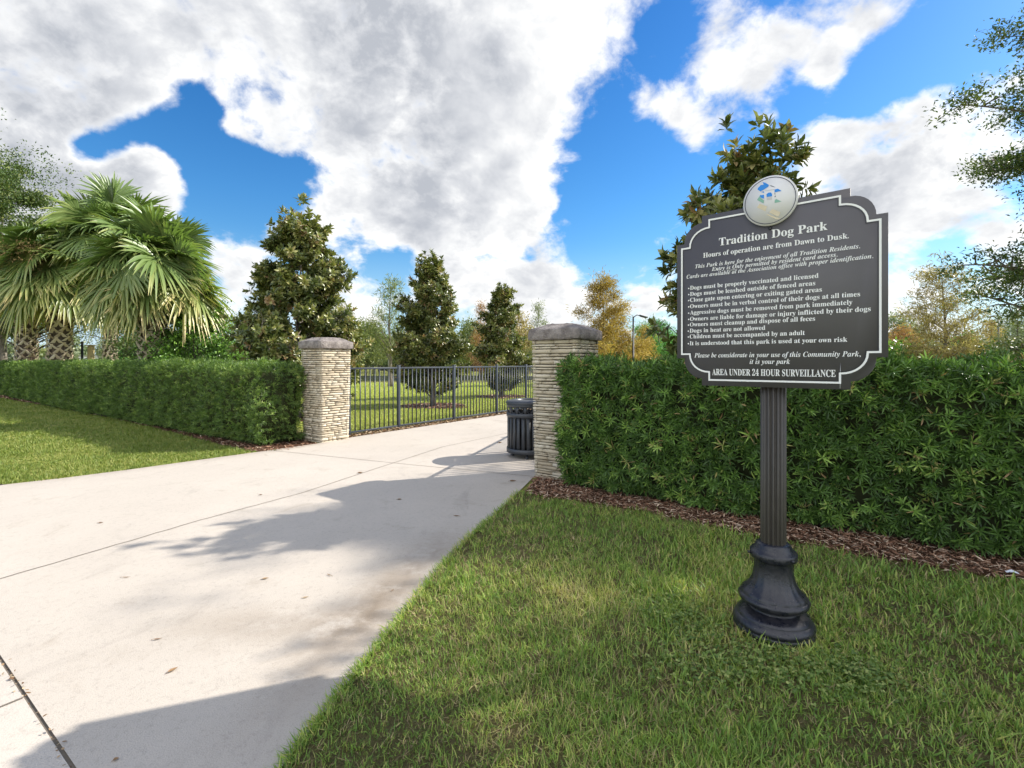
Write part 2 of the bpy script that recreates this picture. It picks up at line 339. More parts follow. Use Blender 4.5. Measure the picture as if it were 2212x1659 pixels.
M['fence'] = plain('grey_fence_paint', (.040,.048,.062), .38, .5, .1)
M['fence_black'] = plain('black_fence_paint', (.012,.012,.013), .5, .4)
M['can'] = plain('charcoal_can_paint', (.042,.047,.055), .42, .5, .15, 12)
M['liner'] = plain('black_bin_liner', (.01,.01,.011), .3, .5)
def m_bronze():
    m, g = mat('dark_cast_paint'); c = obco(g); n = g.noise(c, 25, 4, .6); s = g.noise(c, 130, 2, .5)
    col = g.mix(g.mapr(n, .35, .7), (.012,.013,.020,1), (.030,.029,.034,1)); col = g.mix(g.m('MULTIPLY', g.mapr(s, .70, .76), .6), col, (.30,.27,.23,1))
    return finish(m, g, col, g.mapr(n, .2, .8, .22, .42), .5, bump=s, bdist=.0015)
M['cast'] = m_bronze()
M['post'] = plain('bronze_post_paint', (.046,.040,.034), .36, .5, .25, 18)
def m_board():
    m, g = mat('sign_panel'); c = obco(g); n = g.noise(c, 8, 4, .6); f = g.noise(c, 300, 2)
    col = g.mix(n, (.092,.087,.095,1), (.110,.104,.112,1)); col = g.mix(g.m('MULTIPLY', g.mapr(f, .6, .75), .15), col, (.16,.15,.16,1))
    return finish(m, g, col, .5, .4, bump=f, bdist=.0006)
M['board'] = m_board()
M['board_edge'] = plain('sign_panel_edge', (.02,.021,.03), .5)
M['white'] = plain('white_lettering', (.80,.80,.79), .5, .3, .04)
M['disc'] = plain('emblem_white', (.66,.65,.665), .45, .4, .05, 10)
for k, c in (('blue',(.03,.24,.72)),('green',(.22,.42,.34)),('tan',(.60,.52,.38)),('ink',(.02,.025,.06)),('shadow',(.52,.515,.54))):
    M['e_'+k] = plain('emblem_'+k, c, .5, .3, .06)
M['paper'] = plain('white_litter', (.75,.78,.85), .5)
M['building'] = plain('white_stucco', (.75,.74,.72), .8, .2, .05, 2)
M['glass'] = plain('dark_window', (.05,.06,.07), .15)
M['metal_grey'] = plain('galvanised_pole', (.30,.31,.32), .5)
M['yellow'] = plain('yellow_post_paint', (.45,.36,.16), .6)
def m_water():
    m, g = mat('pond_water'); p = geo(g)
    return finish(m, g, (.06, .07, .05), .14, .5, bump=g.noise(p, 2.5, 3), bdist=.02, bstr=.25)
M['water'] = m_water()

# ------------------------------------------------------------------ ground, paving, beds, pond
def sheet(name, poly, z, mat_, kind='structure', cuts=None):
    """flat polygon; optionally gridded so that a dirt value can vary over it"""
    mb = MB(); v = [(x, y, z) for x, y in poly]; mb.add(v, [np.arange(len(v))[None]])
    return tag(mb.build(name, mat_), kind=kind)
g_ = MB(); g_.add([(-1500,-300,0),(1500,-300,0),(1500,1500,0),(-1500,1500,0)], [[0,1,2,3]])
tag(g_.build('ground', M['lawn']), kind='structure')

RE = [G2(*q) for q in ((1155,1030),(1120,1065),(1050,1130),(1000,1175),(940,1240),(870,1330),(790,1430),(700,1545),(612,1659))] + [(-.90,1.35),(-.97,.8)]   # right edge of the driveway
LE = [(-14.5, 5.6)] + [G2(*q) for q in ((0,1050),(140,1034),(280,1016),(467,990),(583,974),(694,958))]          # left edge
N1 = np.array([-3.531, 8.957, 0]); N2 = np.array([.785, 5.996, 0])     # near corners of the two gate pillars
fa = np.array([-3.337, 9.797, 0])                                       # start of the park fence
pathL = [tuple((fa+D1*s+np.array([.16,-.11,0]))[:2]) for s in (-.55, 2, 6, 10, 18)]
pathR = [tuple((N2+D1*s)[:2]) for s in (18, 8, .6)]
dl = np.array([-.82,.572]); jn = np.array([.984,-.67])/np.linalg.norm([.984,-.67])
J0 = np.array(G2(0,1420)); J1 = np.array(G2(160,1659))
drive_poly = LE + pathL[0:] + pathR + [tuple((N2+D2*.6)[:2])] + RE + [tuple(J1+jn*1.3), tuple(J1), tuple(J0), tuple(J0-jn*4.0), tuple(J0-jn*14)]
def grid_sheet(name, poly, z, m, step, dirt_shade_f):
    poly = np.array(poly); lo = poly.min(0); hi = poly.max(0)
    mb = MB(); bmesh_cut(mb, poly, z, step, dirt_shade_f); return tag(mb.build(name, m), kind='structure')
def bmesh_cut(mb, poly, z, step, dirt_shade_f):
    import bmesh
    bm = bmesh.new(); f = bm.faces.new([bm.verts.new((x, y, z)) for x, y in poly])
    lo, hi = poly.min(0), poly.max(0)
    for ax in (0, 1):
        for q in np.arange(max(lo[ax], (-6, 1)[ax]), min(hi[ax], (3, 12)[ax]), step):
            no = [0, 0, 0]; no[ax] = 1; co = [0, 0, 0]; co[ax] = q
            bmesh.ops.bisect_plane(bm, geom=bm.verts[:]+bm.edges[:]+bm.faces[:], plane_co=co, plane_no=no, dist=1e-5)
    bmesh.ops.triangulate(bm, faces=bm.faces[:]); bm.verts.index_update()
    v = np.array([q.co[:] for q in bm.verts]); fc = np.array([[q.index for q in f.verts] for f in bm.faces])
    if len(fc) and bm.faces[:][0].normal.z < 0: fc = fc[:, ::-1]
    mb.add(v, [fc], dirt_shade_f(v)); bm.free()
def seg_dist(p, line):
    d = np.full(len(p), 1e9)
    for a, b in zip(line[:-1], line[1:]):
        a = np.array(a); b = np.array(b); t = np.clip(((p-a)@(b-a))/((b-a)@(b-a)+1e-9), 0, 1)
        d = np.minimum(d, np.linalg.norm(p-(a+t[:, None]*(b-a)), axis=1))
    return d
def dirt_shade_drive(v):
    p = v[:, :2]; d = seg_dist(p, RE)
    e = np.clip(1-np.abs(d-.20)/.30, 0, 1)*np.clip(1-np.abs(p[:, 1]-3.1)/1.5, 0, 1)*1.0     # tannin stain along the lawn edge
    f = .55*np.clip(1-np.linalg.norm((p-np.array([-1.35,2.75]))/np.array([.9,.28]), axis=1), 0, 1)  # soft tree shade painted into the concrete as a dark oval
    h = .45*np.clip(1-np.abs(seg_dist(p, [q for q in LE])-.05)/.18, 0, 1)
    return np.clip(e+f+h, 0, 1)
grid_sheet('driveway', drive_poly, .012, M['drive'], .12, dirt_shade_drive)
gap = .013
k0 = J0-jn*14; k1 = J1+jn*1.3; off = np.array([-.572,-.820])
walk_poly = [tuple(k0+off*gap), tuple(k1+off*gap), tuple(k1+off*3), tuple(k0+off*3)]
sheet('sidewalk', walk_poly[::-1], .012, M['walk'])
sheet('joint_soil', [tuple(k0-off*.03), tuple(k1-off*.03), tuple(k1+off*.05), tuple(k0+off*.05)][::-1], .006, M['joint'])
def ribbon(mb, pts, w, z):
    pts = np.array(pts); t = np.gradient(pts, axis=0); t = unit(t); n = np.stack([-t[:, 1], t[:, 0]], 1)*w/2
    v = [(*q, z) for q in np.concatenate([pts+n, pts-n])]; k = len(pts)
    mb.add(v, [np.array([[i+k, i+k+1, i+1, i] for i in range(k-1)])])
def wob(pts, n=14, a=.004):
    pts = np.array(pts); s = np.linspace(0, len(pts)-1, n*(len(pts)-1)+1); i = np.minimum(s.astype(int), len(pts)-2); f = (s-i)[:, None]
    return pts[i]*(1-f)+pts[i+1]*f + rng.normal(size=(len(s), 2))*a
jm = MB()
ribbon(jm, wob([(-6.2,.2),G2(0,1255),G2(435,1126),G2(650,1068),G2(956,967),tuple(np.array(G2(956,967))+np.array([1.2,1.75])*2.2)]), .009, .0162)
ribbon(jm, wob([G2(590,975),G2(860,1003),G2(1153,1032)]), .010, .0166)
ribbon(jm, wob([tuple((N1+D1*4.6-D2*.5)[:2]), tuple((N2+D1*4.4+D2*.3)[:2])]), .012, .0170)
for k in (0, 1, 2, 3):
    a = np.array(G2(52,1513))-jn*1.52*k; ribbon(jm, wob([tuple(a), tuple(a+off*2.8)], 10, .002), .010, .0162)
tag(jm.build('paving_joint', M['joint']), kind='structure')

MR = [G2(*q) for q in ((1160,1034),(1135,1062),(1180,1078),(1246,1084),(1386,1107),(1506,1132),(1631,1162),(1736,1177),(1856,1202),(1956,1217),(2080,1240),(2212,1262),(2500,1310))]
RH0 = np.array([.52,5.82,0]); RHD = -D2         # right hedge: start of its front foot and its direction
bedR = MR + [tuple((RH0+RHD*7+D1*1.3)[:2]), tuple((N2+D1*1.2)[:2]), tuple((N2+D1*.6)[:2]), tuple((N2)[:2]), tuple((N2+D2*.6)[:2])]
sheet('mulch_bed', bedR, .008, M['mulchbase'])
ML = [G2(*q) for q in ((690,959),(604,977),(545,976),(467,960),(364,932),(233,902),(100,877),(0,860))] + [(-34,28)]
LH0 = np.array([-4.461,8.41,0]); LHD = D2
bedL = ML + [tuple((LH0+LHD*36+D1*1.6)[:2]), tuple((LH0+D1*1.6)[:2]), tuple((N1+D2*.6)[:2])]
sheet('mulch_bed', bedL[::-1], .008, M['mulchbase'])
mg_c = [(-2.72,16.7), (-.47,21.2), (-5.9,13.2)]
for c, r in zip(mg_c, (1.25, 1.3, 1.1)):
    a = np.linspace(0, 2*np.pi, 28, endpoint=False); rr = r*(1+.12*np.sin(3*a+c[0]))
    sheet('mulch_bed', [(c[0]+q*np.cos(t), c[1]+q*np.sin(t)) for q, t in zip(rr, a)], .006, M['mulchbase'])
sheet('litter_strip', [tuple((fa+D1*s+np.array([.17,-.12,0])*q)[:2]) for s, q in ((-.3,1),(9,1),(9,-.9),(-.3,-.9))], .014, M['mulchbase'])
pt = np.linspace(0, 2*np.pi, 60, endpoint=False)
sheet('pond_water', [(-6+22*math.cos(t)+2*math.sin(3*t), 47.5+8.0*math.sin(t)+1.0*math.sin(4*t)) for t in pt], .010, M['water'])

# ------------------------------------------------------------------ grass and litter (nobody could count it)
def scatter_poly(poly, n, near=(0, 0), lodp=2.0, ymax=99, r0=1.9):
    """points in a polygon, denser where people look at it from close by"""
    poly = np.asarray(poly); lo, hi = poly.min(0), poly.max(0); out = []; got = 0
    while got < n:
        p = rng.uniform(lo, hi, (n*4, 2)); p = p[inpoly(p, poly)]
        d = np.linalg.norm(p-np.array(near), axis=1); p = p[rng.random(len(p)) < np.minimum(1, (r0/np.maximum(d, r0))**lodp)]
        out.append(p); got += len(p)
    return np.concatenate(out)[:n]
def grass(name, poly, ntuft, per, h, w, m, lod=2.0, r0=1.9, lean=.75, drop=None, zb=.0, hvar=None):
    c = scatter_poly(poly, ntuft, lodp=lod, r0=r0)
    if drop is not None: c = c[~drop(c)]
    k = len(c); d = np.linalg.norm(c, axis=1); sc = np.maximum(1, d/r0)**(lod*.42)
    pos = np.repeat(c, per, 0)+rng.normal(size=(k*per, 2))*np.repeat(.014*sc, per)[:, None]
    n = len(pos); s = np.repeat(sc, per)
    tilt = np.abs(rng.normal(size=n))*lean; az = rng.uniform(0, 2*np.pi, n)
    dd = np.stack([np.cos(az)*np.sin(tilt), np.sin(az)*np.sin(tilt), np.cos(tilt)], 1)
    nr = np.stack([np.cos(az+1.57+rng.normal(size=n)*.9), np.sin(az+1.57), np.zeros(n)], 1)+rdir(n)*.3
    nr = np.cross(dd, nr)
    hh = h*(.45+.55*rng.random(n)+.5*(rng.random(n) < .06))*(.65+.7*np.repeat(vnoise(c, 2.1, 3), per))
    mb = MB(); L = hh*np.minimum(s, 1.5); W = w*s*(.6+.6*rng.random(n))
    leaves(mb, np.c_[pos, np.full(n, zb)], dd, nr, L, W, T_BLADE, np.repeat(rng.random(k)**2*.6+.75*np.exp(-((c[:, 0]-.35)/.75)**2-((c[:, 1]-3.05)/.65)**2)*vnoise(c, 3.3, 9), per))  # sunlit patch left of the sign painted in as yellower tufts
    return tag(mb.build(name, m), kind='stuff')
lawnR = RE[1:] + [(-.9,.7), (6, .7), (6.5,2.2)] + MR[1:][::-1]
sheet('lawn_soil', lawnR, .004, M['soil'])
SB = np.array([1.466, 2.713])
def thin(c):
    d = seg_dist(c, MR); e = seg_dist(c, RE)
    return (rng.random(len(c)) < .55*np.clip(1-d/.35, 0, 1)) | (np.linalg.norm(c-SB, axis=1) < .17) | (rng.random(len(c)) < .45*(vnoise(c, 1.7, 8) > .62))
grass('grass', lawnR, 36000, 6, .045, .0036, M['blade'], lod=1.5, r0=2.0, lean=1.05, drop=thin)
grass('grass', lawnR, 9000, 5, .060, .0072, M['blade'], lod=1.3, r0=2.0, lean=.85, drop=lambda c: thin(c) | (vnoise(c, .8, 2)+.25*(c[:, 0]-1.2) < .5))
M['straw'] = leafmat('straw', [(0,(.22,.17,.08)),(.5,(.42,.34,.16)),(1,(.60,.50,.28))], .7, .2, .6)
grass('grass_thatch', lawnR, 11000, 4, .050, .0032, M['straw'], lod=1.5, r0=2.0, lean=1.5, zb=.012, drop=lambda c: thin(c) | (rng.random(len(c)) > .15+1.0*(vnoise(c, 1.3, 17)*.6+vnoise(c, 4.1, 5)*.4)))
fr = scatter_poly(lawnR, 26000, r0=2.0); fr = fr[seg_dist(fr, RE) < .16]
# fringe leaning over the concrete edge
def fringe():
    i = rng.integers(1, len(RE)-1, 2600); t = rng.random(2600)[:, None]; A = np.array(RE)
    p = A[i]*(1-t)+A[np.minimum(i+1, len(RE)-1)]*t + rng.normal(size=(2600, 2))*.012+np.array([.012, .01])
    az = rng.normal(size=2600)*1.0+np.pi; tl = rng.uniform(.3, 1.35, 2600)
    dd = np.stack([np.cos(az)*np.sin(tl), np.sin(az)*np.sin(tl), np.cos(tl)], 1)
    mb = MB(); leaves(mb, np.c_[p, np.full(2600, .008)], dd, rdir(2600), rng.uniform(.02, .075, 2600), rng.uniform(.002, .0055, 2600), T_BLADE, rng.random(2600)*.7)
    tag(mb.build('grass', M['blade']), kind='stuff')
fringe()
lawnL = LE[:-1] + [G2(602,974)] + ML[2:] + [(-40,20), (-30,5.6)]
grass('grass', lawnL, 60000, 4, .038, .0065, M['blade_far'], lod=1.7, r0=6.0, lean=.7)
parkp = [tuple((fa+D1*s-np.array([.2,-.14,0]))[:2]) for s in (-.3, 9)] + [(3.5,20), (6,35.4), (-17,35.4), (-13,22), (-5.0,11.2)]
grass('grass', parkp, 36000, 4, .042, .011, M['blade_park'], lod=1.6, r0=10.0, lean=.6, drop=lambda c: np.min([np.linalg.norm(c-np.array(q), axis=1) for q in mg_c], axis=0) < 1.15)
def clover():
    n = 700; c = np.concatenate([rng.normal(size=(n, 2))*np.array([.24,.11])+np.array([1.18,2.36]), rng.normal(size=(n//2, 2))*np.array([.10,.07])+np.array([1.62,2.28]), rng.normal(size=(n//2, 2))*np.array([.12,.16])+np.array([.98,2.83])])
    c = c[np.linalg.norm(c-SB, axis=1) > .23]; k = len(c); z = rng.uniform(.02, .06, k); mb = MB()
    base = np.repeat(np.c_[c, z], 3, 0); az = np.repeat(rng.uniform(0, 6.28, k), 3)+np.tile([0, 2.1, 4.2], k)
    dd = np.stack([np.cos(az), np.sin(az), rng.normal(size=3*k)*.3+.1], 1); nn = np.repeat(np.array([0, 0, 1.])+rng.normal(size=(k, 3))*.35, 3, 0)
    leaves(mb, base, dd, nn, np.repeat(rng.uniform(.009, .017, k), 3), np.repeat(rng.uniform(.009, .015, k), 3), T_LEAF, np.repeat(rng.random(k), 3))
    tag(mb.build('clover', M['clover']), kind='stuff')
clover()
def chips(name, poly, n, l, w, m, z0, lod=1.4, r0=4, keep=None, flat=.25):
    c = scatter_poly(poly, n, lodp=lod, r0=r0)
    if keep is not None: c = c[keep(c)]
    k = len(c); az = rng.uniform(0, 6.28, k); dd = np.stack([np.cos(az), np.sin(az), rng.normal(size=k)*flat], 1); nn = np.array([0, 0, 1.])+rng.normal(size=(k, 3))*flat*1.6
    s = np.maximum(1, np.linalg.norm(c, axis=1)/r0)**.6
    mb = MB(); leaves(mb, np.c_[c, z0+rng.random(k)*.022], dd, nn, l*(.4+rng.random(k))*s, w*(.5+rng.random(k))*s, T_STRIP, rng.random(k))
    return tag(mb.build(name, m), kind='stuff')
chips('bark_mulch', bedR, 24000, .042, .0065, M['chip'], .010, r0=3.5)
sp_ = scatter_poly(lawnR, 4000); 
chips('bark_mulch', lawnR, 9000, .038, .006, M['chip'], .010, r0=3.0, keep=lambda c: rng.random(len(c)) < np.clip(1-seg_dist(c, MR)/.28, 0, 1)**1.5)
chips('bark_mulch', bedL, 12000, .05, .010, M['chip'], .010, r0=8)
chips('dry_litter', [tuple((fa+D1*s+np.array([.17,-.12,0])*q)[:2]) for s, q in ((-.4,1.05),(9,1.05),(9,-.6),(-.4,-.6))], 2600, .05, .03, M['litter'], .016, r0=10)
chips('dry_litter', [tuple(k0-off*.012), tuple(k1-off*.012), tuple(k1+off*.028), tuple(k0+off*.028)], 380, .012, .007, M['litter'], .004, r0=2.2)
for c in mg_c[:2]: chips('bark_mulch', [(c[0]+1.15*math.cos(t), c[1]+1.15*math.sin(t)) for t in pt], 700, .09, .03, M['chip'], .010, r0=30)

# ------------------------------------------------------------------ hedges
def hedge(label, o0, ax, length, depth, h, nros, per, leafL, leafW, m, spread, loose=.06, group='clipped hedges', seed=1, round_=.18, T=T_KITE):
    r = np.random.default_rng(seed); root = thing('hedge', label, 'hedge', tuple(o0), group=group)
    inn = D1 if np.dot(np.cross(ax, UP), D1) > 0 else D1
    areas = np.array([length*h*1.15, length*depth, depth*h, depth*h, length*h*.35]); cnt = (areas/areas.sum()*nros).astype(int)
    P_, N_ = [], []
    for k, c in enumerate(cnt):
        a, b = r.random(c), r.random(c)
        if k == 0: q = o0+ax*(a*length)[:, None]+UP*(b*h)[:, None]; n = np.tile(-D1, (c, 1))
        elif k == 1: q = o0+ax*(a*length)[:, None]+D1*(b*depth)[:, None]+UP*h; n = np.tile(UP, (c, 1))
        elif k == 2: q = o0+D1*(a*depth)[:, None]+UP*(b*h)[:, None]; n = np.tile(-ax, (c, 1))
        elif k == 3: q = o0+ax*length+D1*(a*depth)[:, None]+UP*(b*h)[:, None]; n = np.tile(ax, (c, 1))
        else: q = o0+ax*(a*length)[:, None]+D1*depth+UP*(b*h)[:, None]; n = np.tile(D1, (c, 1))
        P_.append(q); N_.append(n)
    q = np.concatenate(P_); n = np.concatenate(N_)
    # rounded edges: pull corner points in towards a round-cornered box
    loc = np.stack([(q-o0)@ax, (q-o0)@D1, q[:, 2]], 1); lo = np.array([round_, round_, -9]); hi = np.array([length-round_, depth-round_, h-round_])
    cl = np.clip(loc, lo, hi); dv = loc-cl; dl_ = np.linalg.norm(dv, axis=1); far = dl_ > round_
    loc[far] = cl[far]+dv[far]/dl_[far, None]*round_; nn = dv/(dl_[:, None]+1e-6); nw = nn[:, :1]*ax+nn[:, 1:2]*D1+nn[:, 2:]*UP
    n = np.where((dl_ > .02)[:, None], unit(nw), n)
    q = o0+loc[:, :1]*ax+loc[:, 1:2]*D1+UP*loc[:, 2:]
    lump = vnoise(np.c_[loc[:, 0]+loc[:, 1]*.7, loc[:, 2]+loc[:, 1]*.4], 2.6, seed)-.5; lump2 = vnoise(np.c_[loc[:, 0], loc[:, 2]+loc[:, 1]], 6.5, seed+4)-.5
    skirt = np.clip(.26-q[:, 2], 0, 1)*(n@-D1 > .3)
    q = q+n*(lump*.16+lump2*.08+r.normal(size=len(q))*loose*.5-r.random(len(q))**2*.10-skirt*.35)[:, None]
    q[:, 2] = np.maximum(q[:, 2], .07+.06*r.random(len(q)))
    young = r.random(len(q))**3
    axd = unit(n*1.0+rdir(len(q), r)*.65+UP*(.25+.4*young[:, None]))
    ref = unit(np.cross(axd, rdir(len(q), r))); ref2 = np.cross(axd, ref); k = per
    ang = np.tile(np.arange(k)*2.39996, len(q))+np.repeat(r.uniform(0, 6.3, len(q)), k)
    tl = np.tile(np.linspace(*spread, k), len(q))+r.normal(size=len(q)*k)*.18
    rep = lambda z: np.repeat(z, k, 0)
    d = rep(axd)*np.cos(tl)[:, None]+(rep(ref)*np.cos(ang)[:, None]+rep(ref2)*np.sin(ang)[:, None])*np.sin(tl)[:, None]
    d[:, 2] -= .12; L = leafL*(.65+.6*r.random(len(d)))*rep(.8+.5*r.random(len(q))); W = leafW*(.75+.5*r.random(len(d)))
    base = rep(q)-rep(axd)*(np.tile(np.linspace(-.015, .03, k), len(q)))[:, None]
    tint = np.clip(rep(.26+.66*young*(r.random(len(q)) < .8)+r.normal(size=len(q))*.11), 0, .92); tint = np.where(r.random(len(d)) < .010, 1.0, tint)
    mb = MB(); leaves(mb, base, d, rep(axd)+rdir(len(d), r)*.3, L, W, T, tint); mb.build('foliage', m, root)
    core = MB(); ins = .15; nx = int(length/.25); 
    cl_ = [(o0+ax*(length/2)+D1*(depth/2)+UP*((h-ins)/2+.01))]
    core.box(cl_[0], (length-2*ins, depth-2*ins, h-ins-.02), ax, D1 if np.cross(ax, D1)[2] > 0 else -D1)
    core.build('inner_twigs', M['twig'], root)
    return root
hedge('tall dark green hedge of long narrow leaves standing behind the sign board', RH0, RHD, 7.2, 1.15, 1.47, 9800, 12, .077, .0118, M['podo'], (.35, 1.42), .06, seed=3, round_=.16, T=T_STRAP)
hedge('long neatly clipped hedge that ends against the left stone pillar', LH0, LHD, 14.6, 1.0, 1.46, 15000, 9, .062, .013, M['podo_far'], (.3, 1.35), .05, seed=5)
hedge('short clipped hedge segment just past the narrow gap in the long left hedge', LH0+LHD*14.95+D1*.15, LHD, 4.6, 1.1, 1.46, 4200, 8, .075, .018, M['podo_far'], (.3, 1.35), .05, seed=6)
hedge('farthest clipped hedge segment cut off by the left picture edge', LH0+LHD*19.9+D1*.3, LHD, 9, 1.1, 1.46, 5200, 8, .085, .022, M['podo_far'], (.3, 1.35), .05, seed=8)

# ------------------------------------------------------------------ stone gate pillars
def pillar(label, N, hs, cap_h, seed):
    r = np.random.default_rng(seed); c = N+(D1+D2)*.30; root = thing('gate_pillar', label, 'pillar', tuple(c), group='stone gate pillars')
    hb, ht = .288, .312; sh = MB(); core = MB()
    half = lambda z: hb+(ht-hb)*z/hs
    dirs = [D1, D2, -D1, -D2]
    k = .022
    cv = [c+a*(half(z)-k)*D1+b*(half(z)-k)*D2+UP*z for z in (0, hs) for a, b in ((-1,-1),(1,-1),(1,1),(-1,1))]
    core.add(cv, [[0,1,2,3][::-1],[4,5,6,7],[0,1,5,4],[1,2,6,5],[2,3,7,6],[3,0,4,7]]); core.build('mortar_core', M['mortar'], root)
    z = .0
    while z < hs-.008:
        hh = min(r.choice([.024,.032,.040,.047,.054,.062], p=[.10,.18,.25,.24,.15,.08]), hs-z)
        if hs-z-hh < .018: hh = hs-z
        for fi in range(4):
            n = dirs[fi]; t = np.cross(UP, n); w = half(z+hh/2)
            x = -w+(0 if (fi+int(z*997)) % 2 else .0)
            while x < w-.004:
                ln = r.uniform(.07, .34); 
                if w-(x+ln) < .07: ln = w-x
                g = .0028; dep = .030+r.uniform(0, .014); o = w-.026+dep
                zz0, zz1 = z+g*r.uniform(.4, 1.2), z+hh-g*r.uniform(.4, 1.2); j = lambda s=.0035: r.normal()*s
                e0 = x-(.013 if x < -w+.01 else -g); e1 = x+ln+(.013 if x+ln > w-.01 else -g)
                b0 = c+n*(w-.035); 
                m_ = 4; xs = np.linspace(e0, e1, m_)
                inner = []; outer = []
                for q, xx in enumerate(xs):
                    tap = .006 if q in (0, m_-1) else 0
                    za, zb = zz0+abs(j(.0025)), zz1-abs(j(.0025)); oo = o+j(.0018)-tap
                    outer += [c+n*oo+t*(xx)+UP*(za+.0015+tap*.3), c+n*oo+t*xx+UP*(zb-.0015-tap*.3)]
                    inner += [c+n*(w-.035)+t*xx+UP*za, c+n*(w-.035)+t*xx+UP*zb]
                v = outer+inner; f = []; B = 2*m_
                for q in range(m_-1):
                    a = 2*q; f += [[a, a+2, a+3, a+1], [a, B+a, B+a+2, a+2], [a+1, a+3, B+a+3, B+a+1]]
                f += [[0, 1, B+1, B], [2*m_-2, B+2*m_-2, B+2*m_-1, 2*m_-1]]
                sh.add(v, np.array(f), np.clip(r.beta(1.4, 1.4)+(.25 if r.random() < .05 else 0), 0, 1)); x += ln
        z += hh
    sh.build('stone_veneer', M['stone'], root)
    # cast cap: rough edged block with a low hipped top
    cm = MB(); nseg = 12; prof = [(.30,.0),(.360,.003),(.368,.012),(.370,.07),(.367,.128),(.356,.138),(.30,.162),(.25,.183),(.205,.203),(.185,.212)]
    rings = []
    for q, (rad, zz) in enumerate(prof):
        ring = []
        for s_ in range(4):
            a = np.array([[-1,-1],[1,-1],[1,1],[-1,1]][s_]); b = np.array([[1,-1],[1,1],[-1,1],[-1,-1]][s_])
            for k_ in range(nseg):
                p = (a+(b-a)*k_/nseg)*rad; rr = np.linalg.norm(p); p = p*min(1, (rad*1.385)/rr); ring.append([p[0]+r.normal()*.0045, p[1]+r.normal()*.0045, zz*cap_h/.212+r.normal()*.004])
        rings.append(ring)
    L = 4*nseg; v = np.array(rings).reshape(-1, 3); i, jx = np.meshgrid(np.arange(len(prof)-1), np.arange(L), indexing='ij')
    fq = np.stack([i*L+jx, i*L+(jx+1) % L, (i+1)*L+(jx+1) % L, (i+1)*L+jx], -1).reshape(-1, 4)
    w = c+v[:, :1]*D1+v[:, 1:2]*D2+UP*(v[:, 2:]+hs-.002)
    cm.add(w, [fq, np.arange(L)[::-1][None], (np.arange(L)+(len(prof)-1)*L)[None]]); co_ = cm.build('pillar_cap', M['cap'], root)
pillar('far stacked stone pillar between the long hedge and the grey fence', N1, 1.765, .215, 11)
pillar('near stacked stone pillar partly covered by the dark hedge and litter bin', N2, 1.79, .215, 12)

# ------------------------------------------------------------------ metal fences
def fence(label, p0, d, posts, h, m, gap=.1, psz=.064, pick=.019, mesh=False, group='metal park fences', ext=(None, None)):
    d = np.asarray(d, float); root = thing('picket_fence', label, 'fence', tuple(p0), group=group); p0 = np.asarray(p0, float)
    for s in posts:
        b = MB(); b.box(p0+d*s+UP*(h+.02)/2, (psz, psz, h+.02), d); b.box(p0+d*s+UP*(h+.028), (psz+.012, psz+.012, .018), d); b.build('post', m, root, auto=.004)
    for a, b_ in zip(posts[:-1], posts[1:]):
        ln = b_-a-psz; c = p0+d*(a+b_)/2
        t = MB(); t.box(c+UP*(h-.028), (ln, .036, .036), d); t.build('top_rail', m, root, auto=.003)
        t = MB(); t.box(c+UP*.075, (ln, .036, .036), d); t.build('bottom_rail', m, root, auto=.003)
        k = max(2, int(round(ln/gap))); q = MB()
        for i in range(1, k): q.box(p0+d*(a+psz/2+ln*i/k)+UP*(h/2+.024), (pick, pick, h-.14), d)
        q.build('picket_panel', m, root)
        if mesh:
            w = MB(); st = .055; hh = .62
            nrm = np.cross(d, UP)*.016
            for i in np.arange(-hh, ln, st):
                for sg in (1, -1):
                    x0, x1 = max(0, i), min(ln, i+hh); 
                    if x1 <= x0: continue
                    za, zb = (x0-i, x1-i) if sg > 0 else (hh-(x0-i), hh-(x1-i))
                    e = p0+d*(a+psz/2)-nrm*1.6; f0 = e+d*x0+UP*(.1+za); f1 = e+d*x1+UP*(.1+zb); u_ = UP*.0016
                    w.add([f0-u_, f1-u_, f1+u_, f0+u_], [[0,1,2,3]])
            w.build('wire_mesh', m, root)
    return root
fence('charcoal picket fence running from the left pillar along the path', fa, D1, [.03, 1.36, 3.22, 5.06, 6.6, 8.4], 1.405, M['fence'], .125, mesh=True)
fence('charcoal picket fence behind the litter bin and near pillar', np.array([.62, 6.66, 0]), unit(np.array([.27, .963, 0])), [.03, 1.9, 3.75, 5.6], 1.405, M['fence'], .125, pick=.028)
fence('far black picket fence along the near bank of the pond', (-17.5, 35.7, 0), (1, 0, 0), list(np.arange(0, 30, 2.42)), 1.27, M['fence_black'], .115, .06, .022)
fence('distant black picket fence beyond the pond water', (-30, 62, 0), (1, 0, 0), list(np.arange(0, 46, 2.42)), 1.2, M['fence_black'], .2, .06, .03)

